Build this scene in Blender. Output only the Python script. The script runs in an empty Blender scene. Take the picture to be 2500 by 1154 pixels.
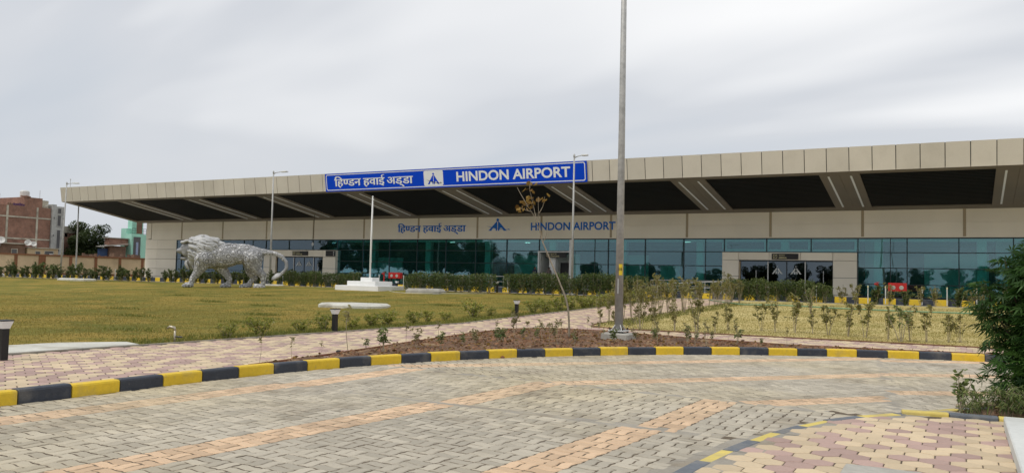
import bpy, bmesh, math, random
import numpy as np
from mathutils import Vector, Matrix
R = math.radians
random.seed(7); RNG = np.random.default_rng(7)
SC = bpy.context.scene
COL = SC.collection

# ------------------------------------------------------------------ camera
YAW, PITCH, ROLL, EYE = R(28.4255), R(2.9015), R(1.3009), 1.6
_f = Vector((-math.sin(YAW)*math.cos(PITCH), math.cos(YAW)*math.cos(PITCH), math.sin(PITCH)))
_r = Vector((math.cos(YAW), math.sin(YAW), 0)); _u = _r.cross(_f)
_r2 = math.cos(ROLL)*_r + math.sin(ROLL)*_u; _u2 = -math.sin(ROLL)*_r + math.cos(ROLL)*_u
cam = bpy.data.cameras.new('camera'); cam.sensor_width = 36; cam.lens = 36*2028.56/2500
cam.sensor_fit = 'HORIZONTAL'; cam.clip_start = .1; cam.clip_end = 6000
CAM = bpy.data.objects.new('camera', cam); COL.objects.link(CAM)
CAM.matrix_world = Matrix(((_r2.x,_u2.x,-_f.x,0),(_r2.y,_u2.y,-_f.y,0),(_r2.z,_u2.z,-_f.z,EYE),(0,0,0,1)))
SC.camera = CAM

# ------------------------------------------------------------------ sky, sun, exposure
SUN_EL, SUN_AZ = 58, 205       # azimuth measured clockwise from +Y
SKYX, SKYY, SKYR = 5.18, 13.71, 30
world = bpy.data.worlds.new('World'); SC.world = world; world.use_nodes = True
nt = world.node_tree; nt.nodes.clear()
def N(t, **k):
    n = nt.nodes.new(t)
    for a, b in k.items(): setattr(n, a, b)
    return n
sky = N('ShaderNodeTexSky', sky_type='NISHITA'); sky.sun_disc = False
sky.sun_elevation = R(SUN_EL); sky.sun_rotation = R(SUN_AZ); sky.air_density = 1.0; sky.dust_density = 3.0
bg1 = N('ShaderNodeBackground'); bg1.inputs[1].default_value = .075
nt.links.new(sky.outputs[0], bg1.inputs[0])
tc = N('ShaderNodeTexCoord'); sep = N('ShaderNodeSeparateXYZ'); nt.links.new(tc.outputs['Generated'], sep.inputs[0])
ad = N('ShaderNodeMath', operation='ADD'); ad.inputs[1].default_value = .38; nt.links.new(sep.outputs[2], ad.inputs[0])
mx = N('ShaderNodeMath', operation='MAXIMUM'); mx.inputs[1].default_value = .05; nt.links.new(ad.outputs[0], mx.inputs[0])
dx = N('ShaderNodeMath', operation='DIVIDE'); dy = N('ShaderNodeMath', operation='DIVIDE')
nt.links.new(sep.outputs[0], dx.inputs[0]); nt.links.new(mx.outputs[0], dx.inputs[1])
nt.links.new(sep.outputs[1], dy.inputs[0]); nt.links.new(mx.outputs[0], dy.inputs[1])
cmb = N('ShaderNodeCombineXYZ'); nt.links.new(dx.outputs[0], cmb.inputs[0]); nt.links.new(dy.outputs[0], cmb.inputs[1])
mp = N('ShaderNodeMapping'); mp.inputs['Location'].default_value = (SKYX, SKYY, 0); mp.inputs['Rotation'].default_value = (0, 0, R(SKYR)); mp.inputs['Scale'].default_value = (.45, 1.1, 1)
nt.links.new(cmb.outputs[0], mp.inputs[0])
nz = N('ShaderNodeTexNoise'); nz.inputs['Scale'].default_value = 1.0; nz.inputs['Detail'].default_value = 4; nz.inputs['Roughness'].default_value = .45; nz.inputs['Distortion'].default_value = .7
nt.links.new(mp.outputs[0], nz.inputs['Vector'])
rmp = N('ShaderNodeValToRGB'); nt.links.new(nz.outputs[0], rmp.inputs[0])
e = rmp.color_ramp.elements; e[0].position = .38; e[0].color = (.525, .57, .63, 1); e[1].position = .64; e[1].color = (.92, .92, .92, 1)
m_ = rmp.color_ramp.elements.new(.52); m_.color = (.63, .65, .685, 1)
bg2 = N('ShaderNodeBackground'); bg2.inputs[1].default_value = 1.0; nt.links.new(rmp.outputs[0], bg2.inputs[0])
mixw = N('ShaderNodeMixShader'); mixw.inputs[0].default_value = .90
nt.links.new(bg1.outputs[0], mixw.inputs[1]); nt.links.new(bg2.outputs[0], mixw.inputs[2])
wo = N('ShaderNodeOutputWorld'); nt.links.new(mixw.outputs[0], wo.inputs[0])
sl = bpy.data.lights.new('sun', 'SUN'); sl.energy = 1.5; sl.angle = R(14); sl.color = (1, .95, .87)
SUN = bpy.data.objects.new('sun', sl); COL.objects.link(SUN)
_sd = Vector((math.sin(R(SUN_AZ))*math.cos(R(SUN_EL)), math.cos(R(SUN_AZ))*math.cos(R(SUN_EL)), math.sin(R(SUN_EL))))
SUN.rotation_euler = _sd.to_track_quat('Z', 'Y').to_euler(); SUN.location = (0, 0, 60)
SC.view_settings.view_transform = 'Standard'; SC.view_settings.look = 'None'; SC.view_settings.gamma = 1
SC.view_settings.use_curve_mapping = False; SC.view_settings.exposure = 0.2
SC.render.engine = 'CYCLES'
SC.cycles.max_bounces = 8; SC.cycles.transparent_max_bounces = 16

# ------------------------------------------------------------------ mesh helpers
class MB:
    def __init__(s): s.v = []; s.f = []; s.m = []; s.t = []
    def add(s, vs, fs, mi=0, tone=.5):
        b = len(s.v); s.v += [tuple(p) for p in vs]
        for f in fs: s.f.append(tuple(b+i for i in f)); s.m.append(mi); s.t.append(tone)
        return s
    def box(s, x0, y0, z0, x1, y1, z1, mi=0, tone=.5):
        return s.add([(x0,y0,z0),(x1,y0,z0),(x1,y1,z0),(x0,y1,z0),(x0,y0,z1),(x1,y0,z1),(x1,y1,z1),(x0,y1,z1)],
            [(3,2,1,0),(4,5,6,7),(0,1,5,4),(1,2,6,5),(2,3,7,6),(3,0,4,7)], mi, tone)
    def cbox(s, x0, y0, z0, x1, y1, z1, c=.01, mi=0, tone=.5):   # box with chamfered vertical edges and top rim
        P = lambda k: [(x0+k,y0,),(x1-k,y0),(x1,y0+k),(x1,y1-k),(x1-k,y1),(x0+k,y1),(x0,y1-k),(x0,y0+k)]
        Q = lambda k: [(min(max(x,x0+k),x1-k), min(max(y,y0+k),y1-k)) for x, y in P(c)]
        vs = [(x,y,z0) for x,y in P(c)]+[(x,y,z1-c) for x,y in P(c)]+[(x,y,z1) for x,y in Q(c)]
        fs = [tuple(range(7,-1,-1)), tuple(range(16,24))]
        for r in (0, 8):
            for i in range(8): j = (i+1) % 8; fs.append((r+i, r+j, r+8+j, r+8+i))
        return s.add(vs, fs, mi, tone)
    def prism(s, poly, z0, z1, mi=0, tone=.5):
        n = len(poly); z0 = z0 if callable(z0) else (lambda x, y, k=z0: k); z1 = z1 if callable(z1) else (lambda x, y, k=z1: k)
        vs = [(x,y,z0(x,y)) for x,y in poly]+[(x,y,z1(x,y)) for x,y in poly]
        fs = [tuple(range(n-1,-1,-1)), tuple(range(n,2*n))]+[(i,(i+1)%n,n+(i+1)%n,n+i) for i in range(n)]
        return s.add(vs, fs, mi, tone)
    def tube(s, pts, rad, n=6, mi=0, tone=.5, cap=True):
        pts = [Vector(p) for p in pts]; k = len(pts)
        rad = [float(rad)]*k if not hasattr(rad, '__len__') else [float(q) for q in rad]
        vs = []; up = Vector((.31, .17, .93)).normalized()
        for i, p in enumerate(pts):
            d = (pts[min(i+1,k-1)]-pts[max(i-1,0)])
            d = d.normalized() if d.length > 1e-9 else Vector((0,0,1))
            a = d.cross(up)
            if a.length < .05: a = d.cross(Vector((1,0,0)))
            a.normalize(); b = d.cross(a)
            for j in range(n):
                t = 2*math.pi*j/n; vs.append(p+rad[i]*(math.cos(t)*a+math.sin(t)*b))
        fs = [(i*n+j, i*n+(j+1)%n, (i+1)*n+(j+1)%n, (i+1)*n+j) for i in range(k-1) for j in range(n)]
        if cap: fs += [tuple(range(n-1,-1,-1)), tuple(range((k-1)*n, k*n))]
        return s.add(vs, fs, mi, tone)
    def lathe(s, prof, n=12, o=(0,0,0), mi=0, tone=.5):
        vs = []; fs = []; k = len(prof)
        for r, z in prof:
            for j in range(n):
                t = 2*math.pi*j/n; vs.append((o[0]+r*math.cos(t), o[1]+r*math.sin(t), o[2]+z))
        fs = [(i*n+j, i*n+(j+1)%n, (i+1)*n+(j+1)%n, (i+1)*n+j) for i in range(k-1) for j in range(n)]
        fs += [tuple(range(n-1,-1,-1)), tuple(range((k-1)*n, k*n))]
        return s.add(vs, fs, mi, tone)
    def ball(s, c, r, n=8, k=6, mi=0, tone=.5):
        rx, ry, rz = (r, r, r) if not hasattr(r, '__len__') else r
        vs = [(c[0], c[1], c[2]-rz)]
        for i in range(1, k):
            p = -math.pi/2+math.pi*i/k
            for j in range(n):
                t = 2*math.pi*j/n; vs.append((c[0]+rx*math.cos(p)*math.cos(t), c[1]+ry*math.cos(p)*math.sin(t), c[2]+rz*math.sin(p)))
        vs.append((c[0], c[1], c[2]+rz)); L = len(vs)-1
        fs = [(0, 1+(j+1)%n, 1+j) for j in range(n)]
        for i in range(k-2): fs += [(1+i*n+j, 1+i*n+(j+1)%n, 1+(i+1)*n+(j+1)%n, 1+(i+1)*n+j) for j in range(n)]
        fs += [(L, 1+(k-2)*n+j, 1+(k-2)*n+(j+1)%n) for j in range(n)]
        return s.add(vs, fs, mi, tone)
    def mesh(s, name, mats, smooth=False):
        me = bpy.data.meshes.new(name); me.from_pydata(s.v, [], s.f)
        mats = mats if isinstance(mats, (list, tuple)) else [mats]
        for m in mats: me.materials.append(m)
        if len(mats) > 1: me.polygons.foreach_set('material_index', s.m)
        a = me.attributes.new('tone', 'FLOAT', 'FACE'); a.data.foreach_set('value', s.t)
        if smooth: me.polygons.foreach_set('use_smooth', [True]*len(s.f))
        me.update(); return me
    def obj(s, name, mats, parent=None, loc=(0,0,0), rot=None, smooth=False):
        return link(name, s.mesh(name, mats, smooth), parent, loc, rot)

def link(name, me, parent=None, loc=(0,0,0), rot=None, scale=None):
    o = bpy.data.objects.new(name, me); COL.objects.link(o)
    o.location = loc
    if rot is not None: o.rotation_euler = rot if hasattr(rot, '__len__') else (0, 0, rot)
    if scale is not None: o.scale = scale if hasattr(scale, '__len__') else (scale,)*3
    if parent is not None: o.parent = parent
    return o
def tag(o, label=None, cat=None, group=None, kind=None):
    if label: o['label'] = label
    if cat: o['category'] = cat
    if group: o['group'] = group
    if kind: o['kind'] = kind
    return o
def thing(name, label, cat, loc=(0,0,0), rot=0, group=None):
    return tag(link(name, None, None, loc, rot), label, cat, group)
def struct(o): o['kind'] = 'structure'; return o
def stuff(o): o['kind'] = 'stuff'; return o
def copy_tree(o, parent=None):
    c = o.copy(); COL.objects.link(c); c.parent = parent
    for ch in list(o.children): copy_tree(ch, c)
    return c
def np_mesh(name, V, F, mats, tone=None, mi=None, smooth=False):   # F: (m,4) or (m,3) int array
    me = bpy.data.meshes.new(name); V = np.asarray(V, np.float32); F = np.asarray(F, np.int32); k = F.shape[1]
    me.vertices.add(len(V)); me.vertices.foreach_set('co', V.ravel())
    me.loops.add(F.size); me.loops.foreach_set('vertex_index', F.ravel())
    me.polygons.add(len(F)); me.polygons.foreach_set('loop_start', np.arange(0, F.size, k, dtype=np.int32))
    for m in (mats if isinstance(mats, (list, tuple)) else [mats]): me.materials.append(m)
    if mi is not None: me.polygons.foreach_set('material_index', np.asarray(mi, np.int32))
    me.update(calc_edges=True)
    if tone is not None: me.attributes.new('tone', 'FLOAT', 'FACE').data.foreach_set('value', np.asarray(tone, np.float32))
    if smooth: me.polygons.foreach_set('use_smooth', np.ones(len(F), bool))
    return me
def leaf_arrays(C, D, L, W, rng, droop=0.0):
    """rhombic leaves: C base points, D directions (n,3), L lengths, W widths"""
    n = len(C); D = D/np.maximum(np.linalg.norm(D, axis=1, keepdims=True), 1e-6)
    A = rng.normal(size=(n, 3)); S = np.cross(D, A); S /= np.maximum(np.linalg.norm(S, axis=1, keepdims=True), 1e-6)
    L = np.broadcast_to(L, n)[:, None]; W = np.broadcast_to(W, n)[:, None]
    mid = C+D*L*.45; tip = C+D*L; tip[:, 2] -= droop*L[:, 0]
    V = np.stack([C, mid+S*W*.5, tip, mid-S*W*.5], 1).reshape(-1, 3)
    return V, np.arange(4*n).reshape(n, 4)

# ------------------------------------------------------------------ materials
def mat(name, col, rough=.75, var=.12, scale=1.5, fine=.06, fscale=25., bump=0., bscale=60., metal=0., spec=.4, tone=0., stain=None, stain2=None, emit=None):
    m = bpy.data.materials.new(name); m.use_nodes = True; t = m.node_tree; t.nodes.clear()
    A = lambda ty: t.nodes.new(ty)
    out = A('ShaderNodeOutputMaterial'); b = A('ShaderNodeBsdfPrincipled'); t.links.new(b.outputs[0], out.inputs[0])
    b.inputs['Roughness'].default_value = rough; b.inputs['Metallic'].default_value = metal; b.inputs['Specular IOR Level'].default_value = spec
    g = A('ShaderNodeNewGeometry')
    def noise(sc, det=4):
        n = A('ShaderNodeTexNoise'); n.inputs['Scale'].default_value = sc; n.inputs['Detail'].default_value = det
        t.links.new(g.outputs['Position'], n.inputs['Vector']); return n.outputs[0]
    def mapr(s, lo, hi, a=.3, bb=.7):
        r = A('ShaderNodeMapRange'); t.links.new(s, r.inputs[0]); r.inputs[1].default_value = a; r.inputs[2].default_value = bb
        r.inputs[3].default_value = lo; r.inputs[4].default_value = hi; return r.outputs[0]
    def mul(a, b2):
        k = A('ShaderNodeMath'); k.operation = 'MULTIPLY'; t.links.new(a, k.inputs[0]); t.links.new(b2, k.inputs[1]); return k.outputs[0]
    f = mul(mapr(noise(scale), 1-var, 1+var), mapr(noise(fscale), 1-fine, 1+fine))
    if tone:
        at = A('ShaderNodeAttribute'); at.attribute_name = 'tone'; f = mul(f, mapr(at.outputs['Fac'], 1-tone, 1+tone, 0, 1))
    vm = A('ShaderNodeVectorMath'); vm.operation = 'SCALE'; vm.inputs[0].default_value = col[:3]; t.links.new(f, vm.inputs['Scale'])
    c = vm.outputs[0]
    for st in (stain, stain2):
        if st:
            sc, ssc, lo, hi, amt = st
            x = A('ShaderNodeMix'); x.data_type = 'RGBA'; t.links.new(mapr(noise(ssc, 6), 0, amt, lo, hi), x.inputs[0])
            t.links.new(c, x.inputs[6]); 
            v2 = A('ShaderNodeVectorMath'); v2.operation = 'SCALE'; v2.inputs[0].default_value = sc; t.links.new(f, v2.inputs['Scale']); t.links.new(v2.outputs[0], x.inputs[7]); c = x.outputs[2]
    t.links.new(c, b.inputs['Base Color'])
    if bump:
        bp = A('ShaderNodeBump'); bp.inputs['Strength'].default_value = bump; bp.inputs['Distance'].default_value = .02
        t.links.new(noise(bscale, 5), bp.inputs['Height']); t.links.new(bp.outputs[0], b.inputs['Normal'])
    if emit: b.inputs['Emission Color'].default_value = (*emit[:3], 1); b.inputs['Emission Strength'].default_value = emit[3]
    return m
def leafmat(name, c1, c2, trans=.25, rough=.5):
    m = bpy.data.materials.new(name); m.use_nodes = True; t = m.node_tree; t.nodes.clear(); A = lambda ty: t.nodes.new(ty)
    out = A('ShaderNodeOutputMaterial'); b = A('ShaderNodeBsdfPrincipled'); tr = A('ShaderNodeBsdfTranslucent'); mx = A('ShaderNodeMixShader')
    at = A('ShaderNodeAttribute'); at.attribute_name = 'tone'; oi = A('ShaderNodeObjectInfo')
    x = A('ShaderNodeMix'); x.data_type = 'RGBA'; x.inputs[6].default_value = (*c1, 1); x.inputs[7].default_value = (*c2, 1)
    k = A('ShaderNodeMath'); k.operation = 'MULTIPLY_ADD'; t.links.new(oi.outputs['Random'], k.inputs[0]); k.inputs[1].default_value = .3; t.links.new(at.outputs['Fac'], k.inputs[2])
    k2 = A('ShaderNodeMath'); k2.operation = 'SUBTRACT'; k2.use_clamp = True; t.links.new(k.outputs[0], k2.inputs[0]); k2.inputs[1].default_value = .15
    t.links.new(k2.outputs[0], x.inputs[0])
    t.links.new(x.outputs[2], b.inputs['Base Color']); t.links.new(x.outputs[2], tr.inputs['Color'])
    b.inputs['Roughness'].default_value = rough; b.inputs['Specular IOR Level'].default_value = .35
    mx.inputs[0].default_value = trans; t.links.new(b.outputs[0], mx.inputs[1]); t.links.new(tr.outputs[0], mx.inputs[2]); t.links.new(mx.outputs[0], out.inputs[0])
    return m
def glassmat(name, tint, ior=1.5, gain=1.0, rough=0.0, wob=.0, teal_lift=None):
    m = bpy.data.materials.new(name); m.use_nodes = True; t = m.node_tree; t.nodes.clear(); A = lambda ty: t.nodes.new(ty)
    out = A('ShaderNodeOutputMaterial'); tr = A('ShaderNodeBsdfTransparent'); gl = A('ShaderNodeBsdfGlossy'); mx = A('ShaderNodeMixShader'); fr = A('ShaderNodeFresnel')
    tr.inputs[0].default_value = (*tint, 1); gl.inputs['Roughness'].default_value = rough; gl.inputs['Color'].default_value = (.70, .86, 1, 1); fr.inputs[0].default_value = ior
    k = A('ShaderNodeMath'); k.operation = 'MULTIPLY'; k.use_clamp = True; t.links.new(fr.outputs[0], k.inputs[0]); k.inputs[1].default_value = gain
    if wob:
        g = A('ShaderNodeNewGeometry'); n = A('ShaderNodeTexNoise'); n.inputs['Scale'].default_value = .9; n.inputs['Detail'].default_value = 1; t.links.new(g.outputs['Position'], n.inputs['Vector'])
        bp = A('ShaderNodeBump'); bp.inputs['Strength'].default_value = wob; bp.inputs['Distance'].default_value = .02; t.links.new(n.outputs[0], bp.inputs['Height']); t.links.new(bp.outputs[0], gl.inputs['Normal'])
    t.links.new(k.outputs[0], mx.inputs[0]); base = tr.outputs[0]
    if teal_lift:      # diffuse teal mixed in to lighten the panes over the dim hall
        df = A('ShaderNodeBsdfDiffuse'); df.inputs[0].default_value = (*teal_lift, 1); m2 = A('ShaderNodeMixShader'); m2.inputs[0].default_value = .05; t.links.new(tr.outputs[0], m2.inputs[1]); t.links.new(df.outputs[0], m2.inputs[2]); base = m2.outputs[0]
    t.links.new(base, mx.inputs[1]); t.links.new(gl.outputs[0], mx.inputs[2]); t.links.new(mx.outputs[0], out.inputs[0])
    return m

def ZT(y):                       # height of the ground towards the terminal
    return .12+.62*min(max((y-23)/25., 0), 1)-.13*min(max((y-45.8)/1.6, 0), 1)
SAND = (.24, .19, .125)
M = dict(
  pgrey = mat('paver_grey', (.44,.395,.315), .8, .10, .6, .05, 30, .35, 90, tone=.18, stain=((.47,.40,.265), .22, .44, .64, .85), stain2=((.27,.225,.16), .8, .55, .70, .65)),
  porange = mat('paver_orange', (.62,.44,.285), .8, .10, .6, .06, 30, .35, 90, tone=.18, stain=((.45,.38,.24), .25, .5, .7, .5), stain2=((.25,.22,.16), .9, .62, .74, .45)),
  hpink = mat('hex_pink', (.43,.295,.25), .7, .08, .7, .05, 30, .25, 90, tone=.16, stain=((.36,.32,.25), .45, .58, .75, .5)),
  hcream = mat('hex_cream', (.59,.465,.305), .7, .08, .7, .05, 30, .25, 90, tone=.14, stain=((.42,.36,.26), .45, .58, .75, .5)),
  sand = mat('joint_sand', (.12,.092,.062), .95, .2, 1., .2, 30, .4, 60),
  mortar = mat('mortar', (.33,.30,.25), .9, .15, 2., .1, 30, .4, 60, stain=((.25,.2,.13), 1.2, .5, .65, .7)),
  soil = mat('soil', (.14,.08,.045), .95, .3, 1.2, .25, 18, .8, 30, stain=((.30,.20,.11), 2.5, .5, .68, .8)),
  clod = mat('soil_clod', (.19,.10,.055), .95, .2, 3, .2, 30, .5, 50, tone=.6),
  kyel = mat('kerb_yellow', (.72,.49,.03), .6, .08, 1.5, .06, 20, .2, 50, stain=((.40,.30,.10), 3., .55, .75, .7), stain2=((.34,.27,.14), 11., .62, .78, .45)),
  kblk = mat('kerb_black', (.035,.042,.058), .55, .15, 1.5, .1, 20, .2, 50, stain=((.15,.14,.125), 3., .54, .74, .6), stain2=((.13,.12,.11), 11., .62, .78, .4)),
  kyel2 = mat('kerb_yellow_worn', (.66,.52,.13), .7, .10, 1.5, .08, 20, .2, 50, stain=((.36,.31,.2), 2.5, .5, .72, .7)),
  kblk2 = mat('kerb_black_worn', (.13,.145,.165), .7, .15, 1.5, .1, 20, .2, 50, stain=((.28,.25,.2), 2.5, .5, .7, .7)),
  fore = mat('forecourt_paving', (.55,.53,.48), .85, .1, 1., .08, 15),  # paving colour lightened to bounce light onto the wall under the canopy
  conc = mat('concrete', (.40,.385,.34), .9, .15, 1.5, .1, 20, .5, 40, stain=((.22,.19,.14), 2., .52, .7, .7)),
  concp = mat('concrete_pale', (.56,.55,.49), .9, .12, 1.5, .08, 20, .4, 40, stain=((.30,.27,.2), 1.6, .54, .7, .7)),
  white = mat('white_paint', (.80,.80,.78), .6, .04, 1.5, .03, 20, .1, 40),
  plinth = mat('grey_white_plinth', (.62,.63,.60), .7, .06, 1.5, .05, 20, .2, 40, stain=((.42,.42,.38), 1.3, .55, .75, .6)),
  cream = mat('cladding_cream', (.84,.77,.64), .5, .05, .4, .02, 20, spec=.3, tone=.04),
  creamg = mat('cladding_fascia', (.62,.575,.495), .45, .06, .3, .03, 20, spec=.35, tone=.06, stain=((.47,.43,.36), .8, .5, .75, .4)),
  stripb = mat('strip_brown', (.40,.32,.21), .6, .05, 1),
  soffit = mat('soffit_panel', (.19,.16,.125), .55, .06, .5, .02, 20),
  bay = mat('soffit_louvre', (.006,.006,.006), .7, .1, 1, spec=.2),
  alu = mat('aluminium', (.66,.66,.64), .45, .05, 2, metal=.1),
  steel = mat('galvanised_steel', (.43,.43,.415), .5, .14, 3, .1, 12, metal=.15, stain=((.30,.28,.25), 3., .58, .75, .5)),
  dark = mat('dark_metal', (.02,.024,.026), .5, .1, 2),
  mull = mat('mullion', (.012,.03,.032), .4, .05, 2),
  black = mat('black_paint', (.012,.012,.013), .45, .1, 2),
  blue = mat('sign_blue', (.004,.062,.60), .85, .02, 1, .01, spec=.1),
  bluet = mat('letter_blue', (.03,.17,.58), .8, .02, 1, spec=.1),
  signw = mat('sign_white', (.80,.82,.84), .45, .02, 1, .01),
  signy = mat('sign_text', (.68,.62,.36), .6, .02, 1),
  red = mat('red_enamel', (.42,.018,.015), .4, .08, 2),
  inter = mat('interior_wall', (.82,.82,.80), .8, .05, 1),
  interd = mat('interior_dark', (.10,.10,.105), .7, .2, .7),
  interf = mat('interior_floor', (.16,.155,.15), .5, .1, 1),
  lamp = mat('ceiling_lamp', (.9,.9,.9), .5, emit=(1,.97,.9,3)),
  bollw = mat('bollard_cap', (.72,.73,.74), .35, .03, 2),
  lion = mat('lion_metal', (.29,.29,.295), .5, .10, 1.5, .08, 12, .15, 25, metal=.15, stain=((.22,.22,.22), 3, .55, .72, .5)),
  lion2 = mat('lion_disc', (.52,.52,.525), .5, .10, 2.5, .08, 12, metal=.25, tone=.22),
  liond = mat('lion_groove_shade', (.16,.16,.165), .7),
  lionm = mat('lion_mane', (.48,.48,.475), .55, .10, 1.5, .08, 12, .2, 20, metal=.1, stain=((.34,.34,.33), 3, .5, .7, .6)),
  bark = mat('bark', (.27,.23,.17), .9, .2, 6, .2, 40, .5, 60),
  bark2 = mat('bark_pale', (.34,.29,.20), .9, .2, 6, .2, 40, .4, 60),
  barkd = mat('bark_dark', (.10,.075,.05), .9, .2, 6, .2, 40, .5, 60),
  wallb = mat('boundary_plaster', (.56,.43,.27), .85, .10, .4, .06, 8, stain=((.36,.27,.17), .6, .55, .75, .6)),
  wallc = mat('boundary_brown', (.22,.095,.045), .8, .12, 1, .08, 8),
  plast = mat('old_plaster', (.46,.43,.35), .9, .2, .7, .12, 6, stain=((.22,.19,.15), .9, .5, .68, .8)),
  turq = mat('turquoise_plaster', (.36,.66,.54), .85, .06, .6, .04, 6, stain=((.30,.42,.35), .9, .58, .75, .6)),
  greyt = mat('grey_stone_tiles', (.40,.405,.39), .8, .12, 1.2, .1, 5, stain=((.24,.24,.23), 1., .55, .7, .6)),
  tin = mat('tin_sheet', (.33,.31,.27), .6, .25, 1.2, .1, 6, metal=.3),
  cloth1 = mat('dark_blue_cloth', (.035,.045,.08), .85, .1, 5),
  cloth2 = mat('grey_brown_cloth', (.16,.13,.12), .85, .1, 5),
  cloth3 = mat('dark_trousers', (.025,.025,.03), .85, .1, 5),
  skin = mat('skin', (.20,.11,.07), .6, .05, 8),
  hair = mat('hair', (.012,.01,.009), .6, .1, 20),
  hosep = mat('hose_pale', (.50,.47,.30), .5), hoseg = mat('hose_green', (.16,.30,.17), .5),
  dish = mat('dish_white', (.62,.61,.58), .5, .1, 2), brass = mat('tap_metal', (.42,.38,.30), .4, metal=.7),
  clothb = mat('laundry', (.30,.36,.52), .8, .2, 5), yel = mat('yellow_plate', (.72,.52,.03), .5), purple = mat('dark_cloth', (.07,.03,.10), .8),
  lgreen = leafmat('leaf_hedge', (.036,.066,.017), (.145,.185,.05)),
  lbush = leafmat('leaf_bush', (.15,.18,.028), (.37,.38,.07)),
  ldry = leafmat('leaf_dry', (.12,.12,.03), (.30,.28,.09)),
  lseed = leafmat('leaf_seedling', (.065,.105,.028), (.23,.27,.085)),
  lpale = leafmat('leaf_pale', (.16,.15,.06), (.30,.27,.12)),
  ltree = leafmat('leaf_tree', (.022,.040,.012), (.085,.115,.032)),
  lcan = leafmat('leaf_cannabis', (.014,.046,.011), (.075,.16,.030), .3),
  ldead = leafmat('leaf_brown', (.10,.05,.015), (.36,.23,.055), .35),
  gblade = leafmat('grass_blade', (.19,.165,.036), (.38,.31,.085), .3),
  gblade2 = leafmat('grass_blade_green', (.09,.11,.018), (.24,.25,.05), .3),
)
GLASS = glassmat('teal_glass', (.46,.80,.76), 1.5, 2.9, 0, .10, (.10,.36,.33))
DOORG = glassmat('door_glass', (.12,.12,.125), 1.5, 3.2, 0, .12)
# ------------------------------------------------------------------ lawn + brick materials
def lawnmat(name, c1, c2, c3, s=(.28, .9)):
    m = bpy.data.materials.new(name); m.use_nodes = True; t = m.node_tree; A = lambda ty: t.nodes.new(ty)
    b = t.nodes['Principled BSDF']; b.inputs['Roughness'].default_value = .95; b.inputs['Specular IOR Level'].default_value = .1
    g = A('ShaderNodeNewGeometry')
    def nz(sc, d=5, r=.55):
        n = A('ShaderNodeTexNoise'); n.inputs['Scale'].default_value = sc; n.inputs['Detail'].default_value = d; n.inputs['Roughness'].default_value = r
        t.links.new(g.outputs['Position'], n.inputs['Vector']); return n.outputs[0]
    def mixc(fac, lo, hi, a, bcol):
        r = A('ShaderNodeMapRange'); t.links.new(fac, r.inputs[0]); r.inputs[1].default_value = lo; r.inputs[2].default_value = hi
        x = A('ShaderNodeMix'); x.data_type = 'RGBA'; t.links.new(r.outputs[0], x.inputs[0])
        if isinstance(a, tuple): x.inputs[6].default_value = (*a, 1)
        else: t.links.new(a, x.inputs[6])
        x.inputs[7].default_value = (*bcol, 1); return x.outputs[2]
    c = mixc(nz(s[0], 6), .44, .60, c1, c2)
    c = mixc(nz(s[1]*.5, 7, .7), .47, .60, c, c3)
    c = mixc(nz(7., 4, .7), .50, .72, c, tuple(k*.62 for k in c1))
    c = mixc(nz(30., 3, .7), .5, .8, c, tuple(min(1, k*1.45) for k in c2))
    t.links.new(c, b.inputs['Base Color'])
    bp = A('ShaderNodeBump'); bp.inputs['Strength'].default_value = .9; bp.inputs['Distance'].default_value = .05
    t.links.new(nz(14., 6, .75), bp.inputs['Height']); t.links.new(bp.outputs[0], b.inputs['Normal'])
    return m
M['lawn'] = lawnmat('lawn_grass', (.225,.192,.042), (.33,.235,.058), (.12,.14,.029))
M['lawn2'] = lawnmat('lawn_dry', (.60,.50,.23), (.50,.40,.16), (.36,.31,.11))
M['field'] = lawnmat('rough_ground', (.16,.13,.06), (.20,.15,.08), (.09,.09,.03), (.05, .2))
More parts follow.
